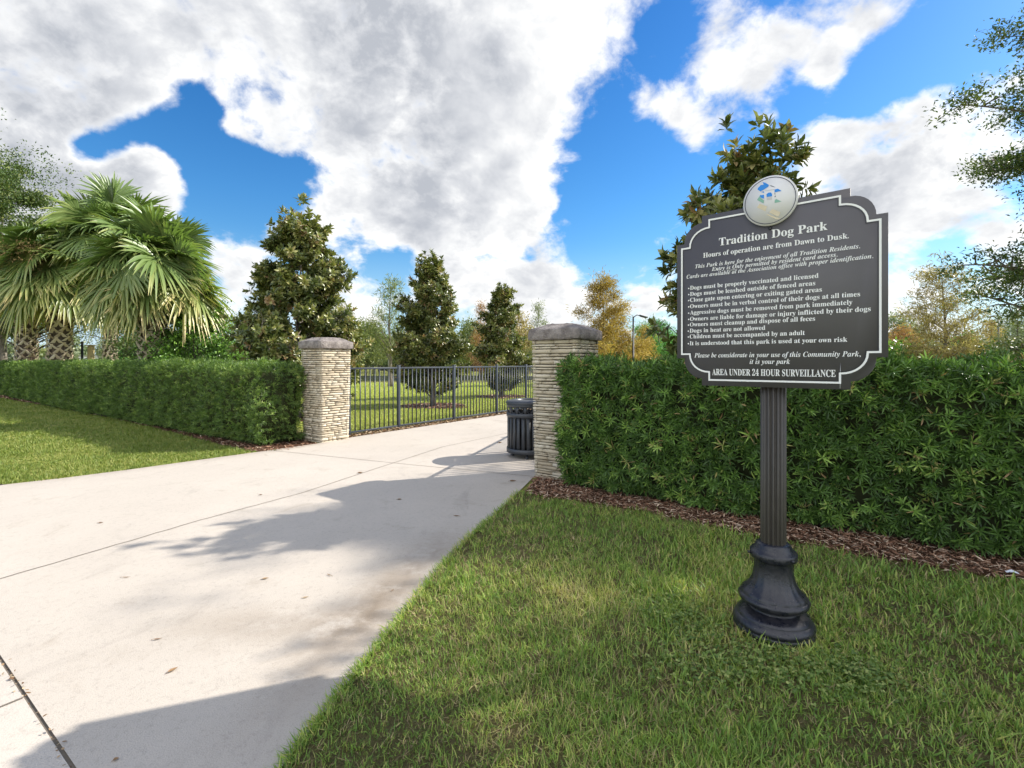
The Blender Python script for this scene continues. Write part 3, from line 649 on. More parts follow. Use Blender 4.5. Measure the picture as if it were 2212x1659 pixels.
# ------------------------------------------------------------------ litter bin
def litter_bin(c):
    root = thing('litter_bin', 'charcoal slatted metal litter bin standing beside the near stone pillar', 'litter bin', (*c, .012)); c = np.array([*c, .012]); r0 = .350
    b = MB(); n = 26
    for i in range(n):
        a = 2*np.pi*i/n+.06; q = np.array([np.cos(a), np.sin(a), 0]); t = np.array([-q[1], q[0], 0])
        b.box(c+q*(r0-.004)+UP*.37, (.052, .006, .56), t)
    b.build('slat_panel', M['can'], root)
    def ring(name, z0, z1, ro, th=.012):
        q = MB(); q.lathe([(ro-th, z0),(ro, z0),(ro+.002,(z0+z1)/2),(ro, z1),(ro-th, z1),(ro-th, z0)], 56, c); q.f = q.f[:1]; return q.build(name, M['can'], root, smooth=False)
    ring('base_band', .075, .145, r0+.010); ring('middle_band', .635, .700, r0+.012); ring('upper_band', .795, .845, r0+.012)
    q = MB()
    for i in range(16):
        a = 2*np.pi*(i+.5)/16; e = np.array([np.cos(a), np.sin(a), 0]); t = np.array([-e[1], e[0], 0]); q.box(c+e*(r0+.004)+UP*.748, (.042, .010, .10), t)
        a += np.pi/16; e = np.array([np.cos(a), np.sin(a), 0]); t = np.array([-e[1], e[0], 0]); th = np.linspace(0, 2*np.pi, 17)
        rc = MB(); rc.tube([c+e*(r0+.002)+UP*.748+t*.040*np.cos(x)+UP*.043*np.sin(x) for x in th], .006, 6, caps=False); rc.build('ring_ornament', M['can'], root)
    q.build('window_bars', M['can'], root)
    l = MB(); l.lathe([(r0+.022,.843),(r0+.024,.862),(r0+.012,.880),(r0-.04,.895),(.235,.905),(.215,.900),(.205,.86),(.205,.80)], 56, c); l.f = l.f[:1]; l.build('lid', M['can'], root, smooth=True)
    k = MB(); k.lathe([(.28,.10),(.305,.30),(.315,.62),(.305,.66),(.295,.62),(.25,.2),(.02,.18)], 40, c); k.f = k.f[:1]; k.build('bin_liner', M['liner'], root, smooth=True)
    f = MB(); f.lathe([(.34,.085),(.34,.095)], 40, c); f.build('floor_plate', M['can'], root)
    for i in range(4):
        a = 2*np.pi*i/4+4.55; f = MB(); f.lathe([(.026,0),(.03,.006),(.03,.02),(.018,.03),(.018,.085)], 14, c+np.array([np.cos(a)*.27, np.sin(a)*.27, 0])); f.build('leg', M['can'], root)
litter_bin((.275, 7.72))

# ------------------------------------------------------------------ park sign
def fit_text(body, italic=False):
    r = ''
    for ch in body:
        if 'A' <= ch <= 'Z': r += chr((0x1D468 if italic else 0x1D400)+ord(ch)-65)
        elif 'a' <= ch <= 'z': r += chr((0x1D482 if italic else 0x1D41A)+ord(ch)-97)
        elif '0' <= ch <= '9': r += chr(0x1D7CE+ord(ch)-48)
        else: r += ch
    return r
def park_sign():
    root = thing('park_sign', 'dark grey park rules sign with white lettering on a fluted black post', 'sign', (*SB, 0), math.atan2(-.64, .768))
    Y0 = -.090     # front face of the board, towards the viewer
    pr = [(.0,-.02),(.205,-.02),(.205,.03),(.203,.040),(.198,.043),(.205,.050),(.206,.060),(.200,.076),(.188,.088),(.184,.090),(.188,.096),(.170,.106),(.148,.118),(.124,.122),(.114,.130),(.119,.139),(.115,.147),(.132,.153),(.160,.160),(.177,.174),(.180,.190),(.170,.203),(.163,.205),(.168,.212),(.152,.225),(.128,.252),(.108,.292),(.098,.345),(.096,.392),(.098,.402),(.116,.407),(.120,.415),(.120,.441),(.114,.450),(.100,.455),(.099,.464),(.090,.470),(.089,.484),(.080,.492),(.060,.494)]
    b = MB(); b.lathe(pr, 64, mod=lambda th, z: 1-np.where((z > .205) & (z < .40), .035, 0)*np.clip(1.6*np.cos(16*th)-.6, 0, 1)-np.where((z > .158) & (z < .2), .012, 0)*(np.cos(16*th) > .8)); o = b.build('post_base', M['cast'], root, True, world=False)
    for i in range(3):
        k = MB(); a = -.55+i*2.1; k.tube([(math.cos(a)*.115, math.sin(a)*.115, .43), (math.cos(a)*.134, math.sin(a)*.134, .43)], [.007, .007], 8); k.build('set_screw', M['cast'], root, world=False)
    p = MB(); n = 320; th = np.arange(n)*2*np.pi/n; r_ = .0650-.0115*(.5+.5*np.cos(16*th))**1.3     # sixteen rounded flutes
    v = [(q*math.cos(t), q*math.sin(t), z) for z in (.485, 2.31) for q, t in zip(r_, th)]
    p.add(v, [np.array([[i, (i+1) % n, n+(i+1) % n, n+i] for i in range(n)]), np.arange(n, 2*n)[None]]); p.build('post', M['post'], root, world=False)
    def corner(x1, z1, x2, z2, xs, zs, k=9, out=.0):
        """quarter round between the two little steps of a corner"""
        a = np.linspace(0, np.pi/2, k); return [(x2+(x1-x2)*math.cos(t), z1+(z2-z1)*math.sin(t)) for t in a]
    def outline(W, T, B, wi, zi_t, st_x, st_z, zi_b, zo_t, zo_b):
        # W half width, T/B top and bottom, wi where the corner meets the flat, st_x/st_z the steps
        q = []
        q += [(-W, zi_t)] + corner(-(W-st_x), zi_t, -wi, zo_t, 0, 0) + [(-wi, T)]
        q += [(x*-1, z) for x, z in q[::-1]]
        l = [(-W, zi_b)] + corner(-(W-st_x), zi_b, -wi, zo_b, 0, 0) + [(-wi, B)]
        q += [(-x, z) for x, z in l] + [(x, z) for x, z in l[::-1]]
        return q
    o1 = outline(.512, 2.370, 1.364, .363, 2.219, .045, 0, 1.526, 2.330, 1.405)
    def slab(name, poly, y0, y1, m, par, holes=None):
        q = MB(); k = len(poly); q.add([(x, y0, z) for x, z in poly]+[(x, y1, z) for x, z in poly], [np.arange(k)[::-1][None], np.arange(k, 2*k)[None], np.array([[i, (i+1) % k, k+(i+1) % k, k+i] for i in range(k)])])
        return q.build(name, m, par, world=False)
    import bmesh
    board = slab('sign_board', o1, Y0, Y0+.020, M['board'], root)
    bm = bmesh.new(); bm.from_mesh(board.data); bmesh.ops.recalc_face_normals(bm, faces=bm.faces[:]); bm.to_mesh(board.data); bm.free()
    w1 = outline(.487, 2.344, 1.393, .325, 2.196, .049, 0, 1.546, 2.300, 1.440); w2 = [(x*(.487-.009)/.487, 0) for x, z in w1]
    # white border line of even width
    def inset(poly, d):
        a = np.array(poly); k = len(a); e = np.roll(a, -1, 0)-a; e = e/np.maximum(np.linalg.norm(e, axis=1, keepdims=True), 1e-9); nrm = np.stack([e[:, 1], -e[:, 0]], 1)
        n0 = np.roll(nrm, 1, 0); bs = n0+nrm; bs /= np.maximum((bs*nrm).sum(1, keepdims=True)*1.0, .25); return a+bs*d
    a1 = np.array(w1); a2 = inset(w1, .0095)
    def strip(name, a1, a2, y, m, par, th=.0015):
        q = MB(); k = len(a1); q.add([(x, y, z) for x, z in a1]+[(x, y, z) for x, z in a2], np.array([[i, (i+1) % k, k+(i+1) % k, k+i] for i in range(k)])); return q.build(name, m, par, world=False)
    strip('border_line', a1, a2, Y0-.0015, M['white'], board); 
    strip('border_line', inset(w1, .0125), inset(w1, .0145), Y0-.0015, M['board_edge'], board)
    lines = [("Tradition Dog Park",0,-.265,.267,2.179),("Hours of operation are from Dawn to Dusk.",0,-.355,.357,2.121),
     ("This Park is here for the enjoyment of all Tradition Residents.",1,-.401,.403,2.064),("Entry is Only permitted by resident card access.",1,-.306,.310,2.036),("Cards are available at the Association office with proper identification.",1,-.453,.455,2.008),
     ("\u2022Dogs must be properly vaccinated and licensed",0,-.445,.228,1.938),("\u2022Dogs must be leashed outside of fenced areas",0,-.445,.214,1.901),("\u2022Close gate upon entering or exiting gated areas",0,-.445,.243,1.865),("\u2022Owners must be in verbal control of their dogs at all times",0,-.445,.403,1.827),
     ("\u2022Aggressive dogs must be removed from park immediately",0,-.445,.372,1.789),("\u2022Owners are liable for damage or injury inflicted by their dogs",0,-.445,.445,1.751),("\u2022Owners must cleanup and dispose of all feces",0,-.446,.213,1.717),("\u2022Dogs in heat are not allowed",0,-.447,-.021,1.680),
     ("\u2022Children must be accompanied by an adult",0,-.447,.167,1.645),("\u2022It is understood that this park is used at your own risk",0,-.447,.351,1.604),
     ("Please be considerate in your use of this Community Park,",1,-.407,.405,1.530),("it is your park",1,-.100,.099,1.4925),("AREA UNDER 24 HOUR SURVEILLANCE",0,-.303,.302,1.427)]
    sizes = [.0640,.0405,.0330,.0330,.0330]+[.0350]*10+[.0385,.0385,.0520]
    for (body, it, x0, x1, z), sz in zip(lines, sizes):
        cu = bpy.data.curves.new('lettering', 'FONT'); bul = body[0] == '\u2022'; cu.body = fit_text(body.lstrip('\u2022'), it); cu.size = 1; cu.resolution_u = 4; cu.offset = .001 if it else .004
        to = bpy.data.objects.new('lettering', cu); COL.objects.link(to); bpy.context.view_layer.update()
        me = bpy.data.meshes.new_from_object(to.evaluated_get(bpy.context.evaluated_depsgraph_get()))
        bpy.data.objects.remove(to); co = np.zeros(len(me.vertices)*3, np.float32); me.vertices.foreach_get('co', co); co = co.reshape(-1, 3)
        a, b2 = co[:, 0].min(), co[:, 0].max(); xl = x0+(.0125 if bul else 0); nv = np.stack([xl+(co[:, 0]-a)*(x1-xl)/(b2-a), np.full(len(co), Y0-.0022), z+co[:, 1]*sz], 1)
        me.vertices.foreach_set('co', nv.astype(np.float32).ravel()); me.materials.clear(); me.materials.append(M['white']); me.update()
        
        if bul:
            import bmesh
            bm = bmesh.new(); bm.from_mesh(me); bm.faces.new([bm.verts.new((x0+.0045+.0042*math.cos(a_), Y0-.0022, z+.0095+.0042*math.sin(a_))) for a_ in np.linspace(0, 2*np.pi, 14)[:-1]]); bm.to_mesh(me); bm.free()
        lo = bpy.data.objects.new('lettering', me); COL.objects.link(lo); lo.parent = board
    slab('underline', [(-.2145, 2.0285), (-.166, 2.0285), (-.166, 2.0305), (-.2145, 2.0305)], Y0-.0022, Y0-.0004, M['white'], board)
    slab('scratch', [(.319, 1.372), (.3225, 1.366), (.3235, 1.43), (.3215, 1.502), (.3200, 1.44)], Y0-.0012, Y0-.0003, M['scratch_tone'], board)
    for xb, z in ((.003, 2.233), (-.0205, 1.443)):
        k = MB(); k.lathe([(.0045,0),(.0045,.002),(.003,.003),(.001,.0035)] if xb < 0 else [(.010,0),(.010,.002),(.007,.005),(.003,.007)], 18); v = k.v[0]; k.v[0] = np.stack([v[:, 0]+xb, -v[:, 2]+Y0, v[:, 1]+z], 1); k.build('bolt', M['cast'], board, True, world=False)
    # round emblem
    zc = 2.380; xc = .004; D0 = Y0-.004; t = np.linspace(0, 2*np.pi, 73)[:-1]
    circ = lambda r: [(xc+r*math.cos(a), zc+r*math.sin(a)) for a in t[::-1]]
    em = slab('emblem_disc', circ(.1345), D0-.012, Y0-.0005, M['disc'], root)
    strip('emblem_ring', np.array(circ(.1262)), np.array(circ(.1228)), D0-.0132, M['e_ink'], em)
    E = {'blue': [[(-.03,2.489),(-.017,2.482),(0,2.467),(-.001,2.459),(-.015,2.451),(-.042,2.44),(-.057,2.455),(-.054,2.462),(-.04,2.475),(-.026,2.473)],[(.028,2.435),(.044,2.436),(.062,2.419),(.046,2.42),(.028,2.419)],[(-.038,2.437),(-.024,2.437),(-.024,2.428)],[(-.046,2.42),(-.024,2.418),(-.024,2.396),(-.04,2.406)],[(-.011,2.403),(-.012,2.419),(-.001,2.425),(.01,2.423),(.016,2.413),(.016,2.401)]],
         'ink': [[(.003,2.464),(.012,2.456),(.033,2.445),(.014,2.459)],[(.028,2.418),(.032,2.411),(.029,2.404)],[(.029,2.401),(.035,2.398),(.028,2.392)]],
         'green': [[(-.059,2.397),(-.046,2.416),(-.0415,2.413),(-.0405,2.404),(-.024,2.388),(-.026,2.371)],[(.028,2.362),(.029,2.378),(.036,2.382),(.061,2.363)]],
         'tan': [[(-.059,2.356),(-.046,2.374),(-.009,2.351),(-.017,2.326)],[(.001,2.317),(.018,2.332),(.057,2.306),(.048,2.286),(.04,2.288)],[(-.013,2.307),(-.007,2.308),(.057,2.272),(.036,2.272)]],
         'shadow': [[(-.010,2.385),(-.009,2.400),(.015,2.398),(.016,2.384)],[(-.020,2.440),(-.019,2.437),(.026,2.434),(.026,2.437)]]}
    for k_, ps in E.items():
        for p_ in ps:
            q = MB(); a = np.array(p_); sgn = np.sum(a[:, 0]*np.roll(a[:, 1], -1)-np.roll(a[:, 0], -1)*a[:, 1]); a = a if sgn > 0 else a[::-1]
            q.add([(x, D0-.0132, z) for x, z in a], [np.arange(len(a))[None]])
            q.build('emblem_picture', M['e_'+k_], em, world=False)
M['scratch_tone'] = plain('scratch_grey', (.42,.42,.43), .6)  # the scratch's own grey
park_sign()

# ------------------------------------------------------------------ trees
def bez(a, b, c, n):
    t = np.linspace(0, 1, n)[:, None]; return a*(1-t)**2+b*2*t*(1-t)+c*t*t
def tree(name, label, base, h, prof, leaf, bark, nl=26, ncl=60, per=12, L=.14, W=.055, sd=.16, T=T_LEAF, z0=.15, trunk=.07, lean=(0, 0), up=.5, droop=0., seed=1,
         rise=.6, inner=.35, group=None, stems=1, clump=.5, tintvar=.25, wsp=None, cat='tree', jit=.22, gaps=.0, whorl=False, zlo=.05):
    """trunk with limbs reaching into a crown whose radius at each height is prof(t); leaf clusters sit along the outer limbs"""
    r = np.random.default_rng(seed); root = thing(name, label, cat, (base[0], base[1], 0), group=group); b = np.array([base[0], base[1], 0.])
    tr = MB(); lean = np.array([*lean, 0.])
    def axis(z, s=0):
        t = z/h; w = np.array([math.sin(t*5+seed+s*2)*.02*h*t, math.cos(t*4+seed*2+s)*.02*h*t, 0])
        return b+UP*z+lean*t*t+w+(0 if stems == 1 else 1)*np.array([math.cos(s*2.4+seed), math.sin(s*2.4+seed), 0])*(.05+.10*h*min(t, .5)*.5)
    tops = [h*.97]+[h*r.uniform(.6, .85) for _ in range(stems-1)]
    for s in range(stems):
        zz = np.linspace(-.03, tops[s], 12); tr.tube([axis(z, s) for z in zz], trunk*(1-.93*(zz/tops[s]).clip(0, 1)**.8)*(1+.5*np.exp(-zz.clip(0)/(.05*h)))*(1 if stems == 1 else .7), 8)
    cp, cd, cw = [], [], []
    for i in range(nl):
        t = (i+.5+r.normal()*.3)/nl; t = float(np.clip(t, 0, .985)); z = h*(z0+(1-z0)*t); rad = prof(t)*r.uniform(1-jit*1.6, 1+jit*.5)
        if r.random() < gaps: rad *= .45
        a = i*2.39996+r.normal()*.35; s = i % stems; out = np.array([math.cos(a), math.sin(a), 0])
        tip = axis(z)*(1-.0)+out*rad; tip[2] = z+r.normal()*.02*h
        zs = max(h*zlo, z-rad*rise*r.uniform(.7, 1.2)-droop*0); st = axis(min(zs, tops[s]*.96), s)
        mid = (st+tip)/2+UP*rad*(.12-droop*.3)+rdir(1, r)[0]*rad*.08; path = bez(st, mid, tip, 8); path[:, 2] -= droop*rad*np.linspace(0, 1, 8)**2*.4
        lr = trunk*.34*(rad/(max(.3, prof(.3))))**.7*(1-t*.6); tr.tube(path, np.linspace(max(lr, .006), max(.25*lr, .003), 8), 5, caps=False)
        k = max(2, int(ncl*rad/nl/np.mean([prof(q) for q in (.1, .3, .5, .7, .9)])))
        u = inner+(1-inner)*r.random(k)**.7; pp = np.stack([np.interp(u, np.linspace(0, 1, 8), path[:, q]) for q in range(3)], 1)
        offs = rdir(k, r)*(rad*.34*clump*r.random(k)**.5*(.4+.6*u))[:, None]; offs[:, 2] *= .7; q = pp+offs+out*.02
        for j in range(min(k, 24)): tr.tube([pp[j], (pp[j]+q[j])/2+UP*.03, q[j]], [max(.25*lr, .003)]*2+[.002], 4, caps=False)
        cp.append(q); cd.append(unit(offs*.8/(rad*.3+.01)+out*.7+UP*up+rdir(k, r)*.4)); cw.append(np.full(k, rad))
    # leader
    k = max(3, ncl//30); zz = h*(1-.10*r.random(k)); cp.append(np.array([axis(z) for z in zz])+r.normal(size=(k, 3))*prof(.93)*.4); cd.append(unit(rdir(k, r)*.6+UP)); cw.append(np.ones(k))
    cp = np.concatenate(cp); cd = np.concatenate(cd); n = len(cp)
    pos = np.repeat(cp, per, 0); ax = np.repeat(cd, per, 0); m = len(pos)
    if whorl:
        ref = unit(np.cross(ax, np.repeat(rdir(n, r), per, 0))); r2 = np.cross(ax, ref); ang = np.tile(np.arange(per)*2.39996, n); tl = np.tile(np.linspace(.35, 1.5, per), n)+r.normal(size=m)*.25
        d = ax*np.cos(tl)[:, None]+(ref*np.cos(ang)[:, None]+r2*np.sin(ang)[:, None])*np.sin(tl)[:, None]
        pos = pos-ax*(np.tile(np.linspace(0, 1, per)**1.5, n)*sd)[:, None]; nr = ax+rdir(m, r)*.2
    else:
        d = unit(ax*.55+rdir(m, r)*.9+UP*(up*.2-droop)); nr = UP+rdir(m, r)*.8; pos = pos+r.normal(size=(m, 3))*sd*np.array([1, 1, .7])
    tint = np.clip(np.repeat(.45+r.normal(size=n)*tintvar, per), 0, 1)
    mb = MB(); leaves(mb, pos, d, nr, L*(.6+.6*r.random(m)), W*(.7+.5*r.random(m)), T, tint)
    tr.build('trunk', bark, root, True); mb.build('crown', leaf, root)
    return root
cone = lambda w, lo=.75: (lambda t: w*(lo+(1-lo)*min(1, t/.18))*max(.16, (1-t)**.72) if t > .0 else w*lo)
ball = lambda w: (lambda t: w*math.sqrt(max(.05, 1-(2*t-1)**2))*.95+.05)
vase = lambda w: (lambda t: w*(.45+.55*min(1, t/.4))*math.sqrt(max(.06, 1-max(0, (t-.45)/.55)**2)))
# magnolias: whorls of big glossy leaves
tree('magnolia_tree', 'broad dark magnolia tree rising behind the left stone pillar', (-5.85,13.2), 5.25, lambda t: float(np.interp(t, [0, .15, .35, .6, .8, .93, 1], [1.25, 1.50, 1.42, 1.16, .96, .68, .42]))*(1+.10*math.sin(t*21)), M['magn'], M['bark'], nl=120, ncl=4600, per=13, L=.165, W=.064, sd=.09, z0=.14, trunk=.085, seed=4, rise=.55, whorl=True, group='magnolia trees', clump=1.0, jit=.24, gaps=.06, tintvar=.24)
tree('magnolia_tree', 'bushy low-branched magnolia tree behind the fence nearest the path, in a mulch ring', mg_c[0], 4.95, lambda t: float(np.interp(t, [0, .15, .35, .6, .8, .93, 1], [.55, 1.15, 1.25, .95, .74, .50, .28]))*(1+.10*math.sin(t*19+1)), M['magn'], M['bark'], nl=110, ncl=3400, per=13, L=.155, W=.06, sd=.09, z0=.14, trunk=.075, seed=9, rise=.8, whorl=True, group='magnolia trees', stems=3, clump=1.0, jit=.32, gaps=.10, tintvar=.24)
tree('magnolia_tree', 'slim magnolia tree in the lawn just left of the near pillar cap', mg_c[1], 4.65, lambda t: float(np.interp(t, [0, .15, .4, .65, .85, 1], [.5, 1.05, 1.15, .95, .66, .36]))*(1+.10*math.sin(t*23+2)), M['magn'], M['bark'], nl=100, ncl=2900, per=12, L=.165, W=.066, sd=.10, z0=.10, trunk=.07, seed=13, rise=.8, whorl=True, group='magnolia trees', stems=2, clump=1.0, jit=.3, gaps=.08)
tree('magnolia_tree', 'open magnolia tree with bronze leaves rising directly behind the sign board', (2.98,6.15), 4.22, lambda t: float(np.interp(t, [0, .12, .45, .72, .9, 1], [.6, .95, .92, .78, .58, .30])), M['magn'], M['bark'], nl=80, ncl=1500, per=12, L=.15, W=.056, sd=.07, z0=.22, trunk=.05, seed=21, rise=1.1, whorl=True, group='magnolia trees', clump=.9, jit=.22, gaps=.08, tintvar=.28)
# live oaks
tree('live_oak_tree', 'large live oak whose small-leaved branches hang in at the right picture edge', (12.75,8.85), 9.9, lambda t: 3.3*(.80+.20*min(1, t/.25))*max(.15, 1-max(0, t-.6)/.4)**.5, M['oak'], M['bark'], nl=170, ncl=7200, per=36, L=.095, W=.042, sd=.13, T=T_KITE, z0=.20, trunk=.20, lean=(-.7,.4), seed=31, rise=.45, clump=.60, jit=.30, gaps=.2, up=.2, inner=.25, group='live oaks on the right')
tree('live_oak_tree', 'live oak just outside the right picture edge whose shade dapples the lawn by the sign', (8.85,3.75), 7.3, lambda t: 2.45*math.sqrt(max(.1, 1-(1.8*t-.85)**2)), M['oak'], M['bark'], nl=80, ncl=1700, per=24, L=.11, W=.05, sd=.2, T=T_KITE, z0=.40, trunk=.14, seed=33, rise=.5, clump=.7, jit=.3, gaps=.2, up=.2, group='live oaks on the right')
def left_oak(label, base, h, w, seed, **k):
    a = dict(nl=44, ncl=720, per=20, L=.13, W=.055, sd=.28, T=T_KITE, z0=.28, trunk=.22, seed=seed, rise=.5, clump=.7, jit=.3, gaps=.1, up=.3, group='live oaks beyond the hedge'); a.update(k)
    return tree('live_oak_tree', label, base, h, ball(w), M['oak'], M['bark'], **a)
left_oak('tall spreading live oak behind the palms at the left picture edge', (-30.5,29.0), 13.0, 5.6, 41, ncl=6000, L=.17, W=.08, per=24)
left_oak('live oak with bare grey forked limbs under the leftmost palm crown', (-26.0,26.0), 6.4, 3.4, 43, ncl=420, z0=.45, trunk=.19, zlo=.12, lean=(.4,0))
left_oak('low live oak with slanting limbs between the palm trunks', (-20.5,28.0), 6.2, 4.4, 47, ncl=700, z0=.42, trunk=.2, zlo=.15)
# bright rounded shrubs
tree('round_shrub', 'dense bright green shrub standing right of the nearest palm trunk', (-11.9,18.0), 3.65, lambda t: 1.75*math.sqrt(max(.12, 1-(1.6*t-.62)**2)), M['ligus'], M['bark'], nl=60, ncl=2400, per=15, L=.11, W=.055, sd=.15, z0=.05, trunk=.09, seed=52, rise=.7, stems=3, clump=1.0, cat='shrub', group='rounded shrubs behind the hedge')
tree('round_shrub', 'dark green shrub standing left of the nearest palm trunk', (-15.6,20.4), 3.3, lambda t: 1.35*math.sqrt(max(.12, 1-(1.6*t-.62)**2)), M['oak'], M['bark'], nl=40, ncl=560, per=15, L=.11, W=.055, sd=.17, z0=.2, trunk=.08, seed=53, rise=.7, stems=3, clump=1.0, cat='shrub', group='rounded shrubs behind the hedge')

# sabal palms
def palm(label, base, hc, rad, tr, nf, seed, lean=(0, 0), flower=0):
    r = np.random.default_rng(seed); root = thing('cabbage_palm', label, 'palm tree', (base[0], base[1], 0), group='cabbage palms behind the hedge'); b = np.array([base[0], base[1], 0.])
    lean = np.array([*lean, 0.]); axis = lambda z: b+UP*z+lean*(z/hc)**2
    zz = np.linspace(-.03, hc*.98, 14); t_ = MB(); t_.tube([axis(z) for z in zz], tr*np.interp(zz/hc, [0, .1, .5, .9, 1], [1.15, .95, 1.0, 1.05, .7]), 14); t_.build('trunk', M['bark_dark'], root, True)
    # old leaf bases, split and crossing like lattice
    bt = MB(); n = 0
    for i in range(int(hc*26)):
        z = .10+(hc-.45)*i/(hc*26); a = i*2.39996; o = np.array([math.cos(a), math.sin(a), 0]); t = np.array([-o[1], o[0], 0])
        for sg in (1, -1):
            p0 = axis(z)+o*tr*1.02+t*sg*tr*.42; ln = r.uniform(.28, .40); p1 = axis(z+ln*.75)+o*(tr*1.28+r.random()*.04)+t*(-sg)*tr*.10; pm = (p0+p1)/2+o*.03
            path = bez(p0, pm, p1, 4); w = tr*.21; v = []
            for q, ww in zip(path, (1.15, .95, .72, .5)): v += [q+t*w*ww, q+o*.03, q-t*w*ww]
            bt.add(v, np.array([[3*k_+c, 3*k_+c+1, 3*k_+c+4, 3*k_+c+3] for k_ in range(3) for c in (0, 1)]), np.clip(.5+r.normal()*.25, 0, 1))
    bt.build('leaf_bases', M['boot'], root)
    fr = MB(); C = axis(hc)
    for i in range(nf):
        u = (i+.5)/nf; el = math.asin(np.clip(1.0-1.48*u+r.normal()*.18, -.52, 1)); a = i*2.39996+r.normal()*.2
        d = np.array([math.cos(a)*math.cos(el), math.sin(a)*math.cos(el), math.sin(el)]); side = unit(np.cross(d, UP)+1e-6*rdir(1, r)[0]); up = np.cross(side, d)
        pet = rad*r.uniform(.28, .58); p0 = C+UP*(.2-.45*u); e = bez(p0, p0+d*pet*.6+UP*pet*.12, p0+d*pet-UP*pet*.10*(1-abs(el)), 5)
        age = np.clip(u*.75+r.normal()*.09, 0, 1); fr.tube(e, [.022,.018,.015,.013,.012], 4, caps=False, tint=.55+.3*age)
        hd = unit(e[-1]-e[-2]); side = unit(np.cross(hd, UP)+1e-6); tlt = r.uniform(-.1, 1.1)*(1.0 if el > -.2 else .5); hd = unit(hd*math.cos(tlt)-np.cross(side, hd)*math.sin(tlt)); side = unit(np.cross(hd, UP)+1e-6); up = np.cross(side, hd); ns = 44; L0 = rad*r.uniform(.44, .60)
        roll = r.normal()*.6; side, up = side*math.cos(roll)+up*math.sin(roll), up*math.cos(roll)-side*math.sin(roll)
        ph = np.linspace(-1.95, 1.95, ns)+r.normal(size=ns)*.02; ll = L0*(.70+.30*np.cos(ph*.62))*(1+r.normal(size=ns)*.05)
        dirs = np.cos(ph)[:, None]*hd+np.sin(ph)[:, None]*side; dirs = unit(dirs+up*(.30*np.abs(np.sin(ph)))[:, None]*r.uniform(.2, 1.0)+r.normal(size=(ns, 3))*.025)
        ss = np.array([0, .34, .62, .85, 1.0]); wd = np.array([.15, .80, .62, .34, .04])*L0*.056
        drp = (.04+.30*r.random()*np.abs(r.normal(size=ns))+.10*np.abs(r.normal(size=ns))*(.5+.6*u)+.12*u)*ll
        org = e[-1]+hd*(np.cos(ph)*.05*rad*.5)[:, None]
        pt_ = org[:, None]+dirs[:, None]*(ll[:, None]*ss[None])[..., None]-UP*(drp[:, None]*ss[None]**2.6)[..., None]
        tg = np.cross(dirs, up); tg = unit(tg)[:, None]*wd[None, :, None]; fold = up*(wd*.55)[None, :, None]
        v = np.stack([pt_+tg+fold, pt_, pt_-tg+fold], 2).reshape(-1, 3); f = []
        for k_ in range(4):
            for c in (0, 1): f.append([3*k_+c, 3*k_+c+1, 3*k_+c+4, 3*k_+c+3])
        f = (np.array(f)[None]+(np.arange(ns)*15)[:, None, None]).reshape(-1, 4)
        tt = np.clip(np.repeat(np.tile(np.array([.0, .05, .10, .28, .62])*(.25+1.0*age), ns), 3)+.15+.42*age+np.repeat(r.normal(size=ns)*.06, 15), 0, 1); fr.add(v, [f], tt)
    fr.build('crown', M['palm'], root)
    if flower:
        fl = MB()
        for k_ in range(flower):
            a = r.uniform(0, 6.28) if k_ else -1.2; o = np.array([math.cos(a), math.sin(a), 0]); p0 = C; tip = C+o*rad*.95-UP*rad*.18; pth = bez(p0, C+o*rad*.55+UP*rad*.55, tip, 8); fl.tube(pth, np.linspace(.02, .006, 8), 5)
            q = np.stack([np.interp(r.uniform(.45, 1, 420), np.linspace(0, 1, 8), pth[:, c]) for c in range(3)], 1); leaves(fl, q+r.normal(size=q.shape)*.10, rdir(len(q), r), rdir(len(q), r), .13, .012, T_KITE, r.random(len(q)))
        fl.build('flower_stalk', M['palm_dry'], root)
    return root
palm('nearest cabbage palm with a full round crown and criss-cross boots on its trunk', (-13.0,17.5), 4.85, 2.55, .34, 64, 61)
palm('cabbage palm with dry brown flower stalks at the left edge of the group', (-21.5,23.0), 5.9, 3.05, .38, 58, 62, flower=3)
palm('tallest cabbage palm with a thin trunk standing between two fuller palms', (-19.96,24.0), 7.5, 3.0, .22, 58, 63, lean=(.15,0))
palm('cabbage palm with a pale booted trunk mostly hidden at the left edge', (-25.6,25.5), 6.0, 2.7, .36, 44, 64)

# sparse cypress and other trees beyond the fence
def cypress(label, u, Y, h, w, leaf, seed, **k):
    a = dict(nl=46, ncl=420, per=16, L=.30, W=.045, sd=.26, T=T_KITE, z0=.12, trunk=.14, seed=seed, rise=.75, clump=.55, jit=.3, up=.4, tintvar=.2, inner=.3, group='thin trees across the park'); a.update(k)
    prof = a.pop('prof', None) or (lambda t: w*max(.10, (1-t)**.75)*(.7+.3*min(1, t/.2)))
    return tree('cypress_tree', label, ((u-UC)/F*Y, Y), h, prof, M[leaf], a.pop('bark', M['bark']), **a)
cypress('airy pale green cypress with a forked grey trunk left of the middle magnolia', 843, 30, 6.6, 1.55, 'cyp_green', 71, ncl=330, per=12, prof=lambda t: 1.6*(.35+.65*min(1, t/.35))*max(.12, (1-t))**.45, trunk=.13, rise=1.3, gaps=.25, z0=.3)
cypress('thin rusty cypress between the two slim magnolias', 1037, 46, 7.0, 1.7, 'cyp_rust', 72, ncl=330, gaps=.2)
cypress('yellow-green cypress top showing just left of the near pillar cap', 1160, 48, 7.4, 1.7, 'cyp_green', 73, ncl=260)
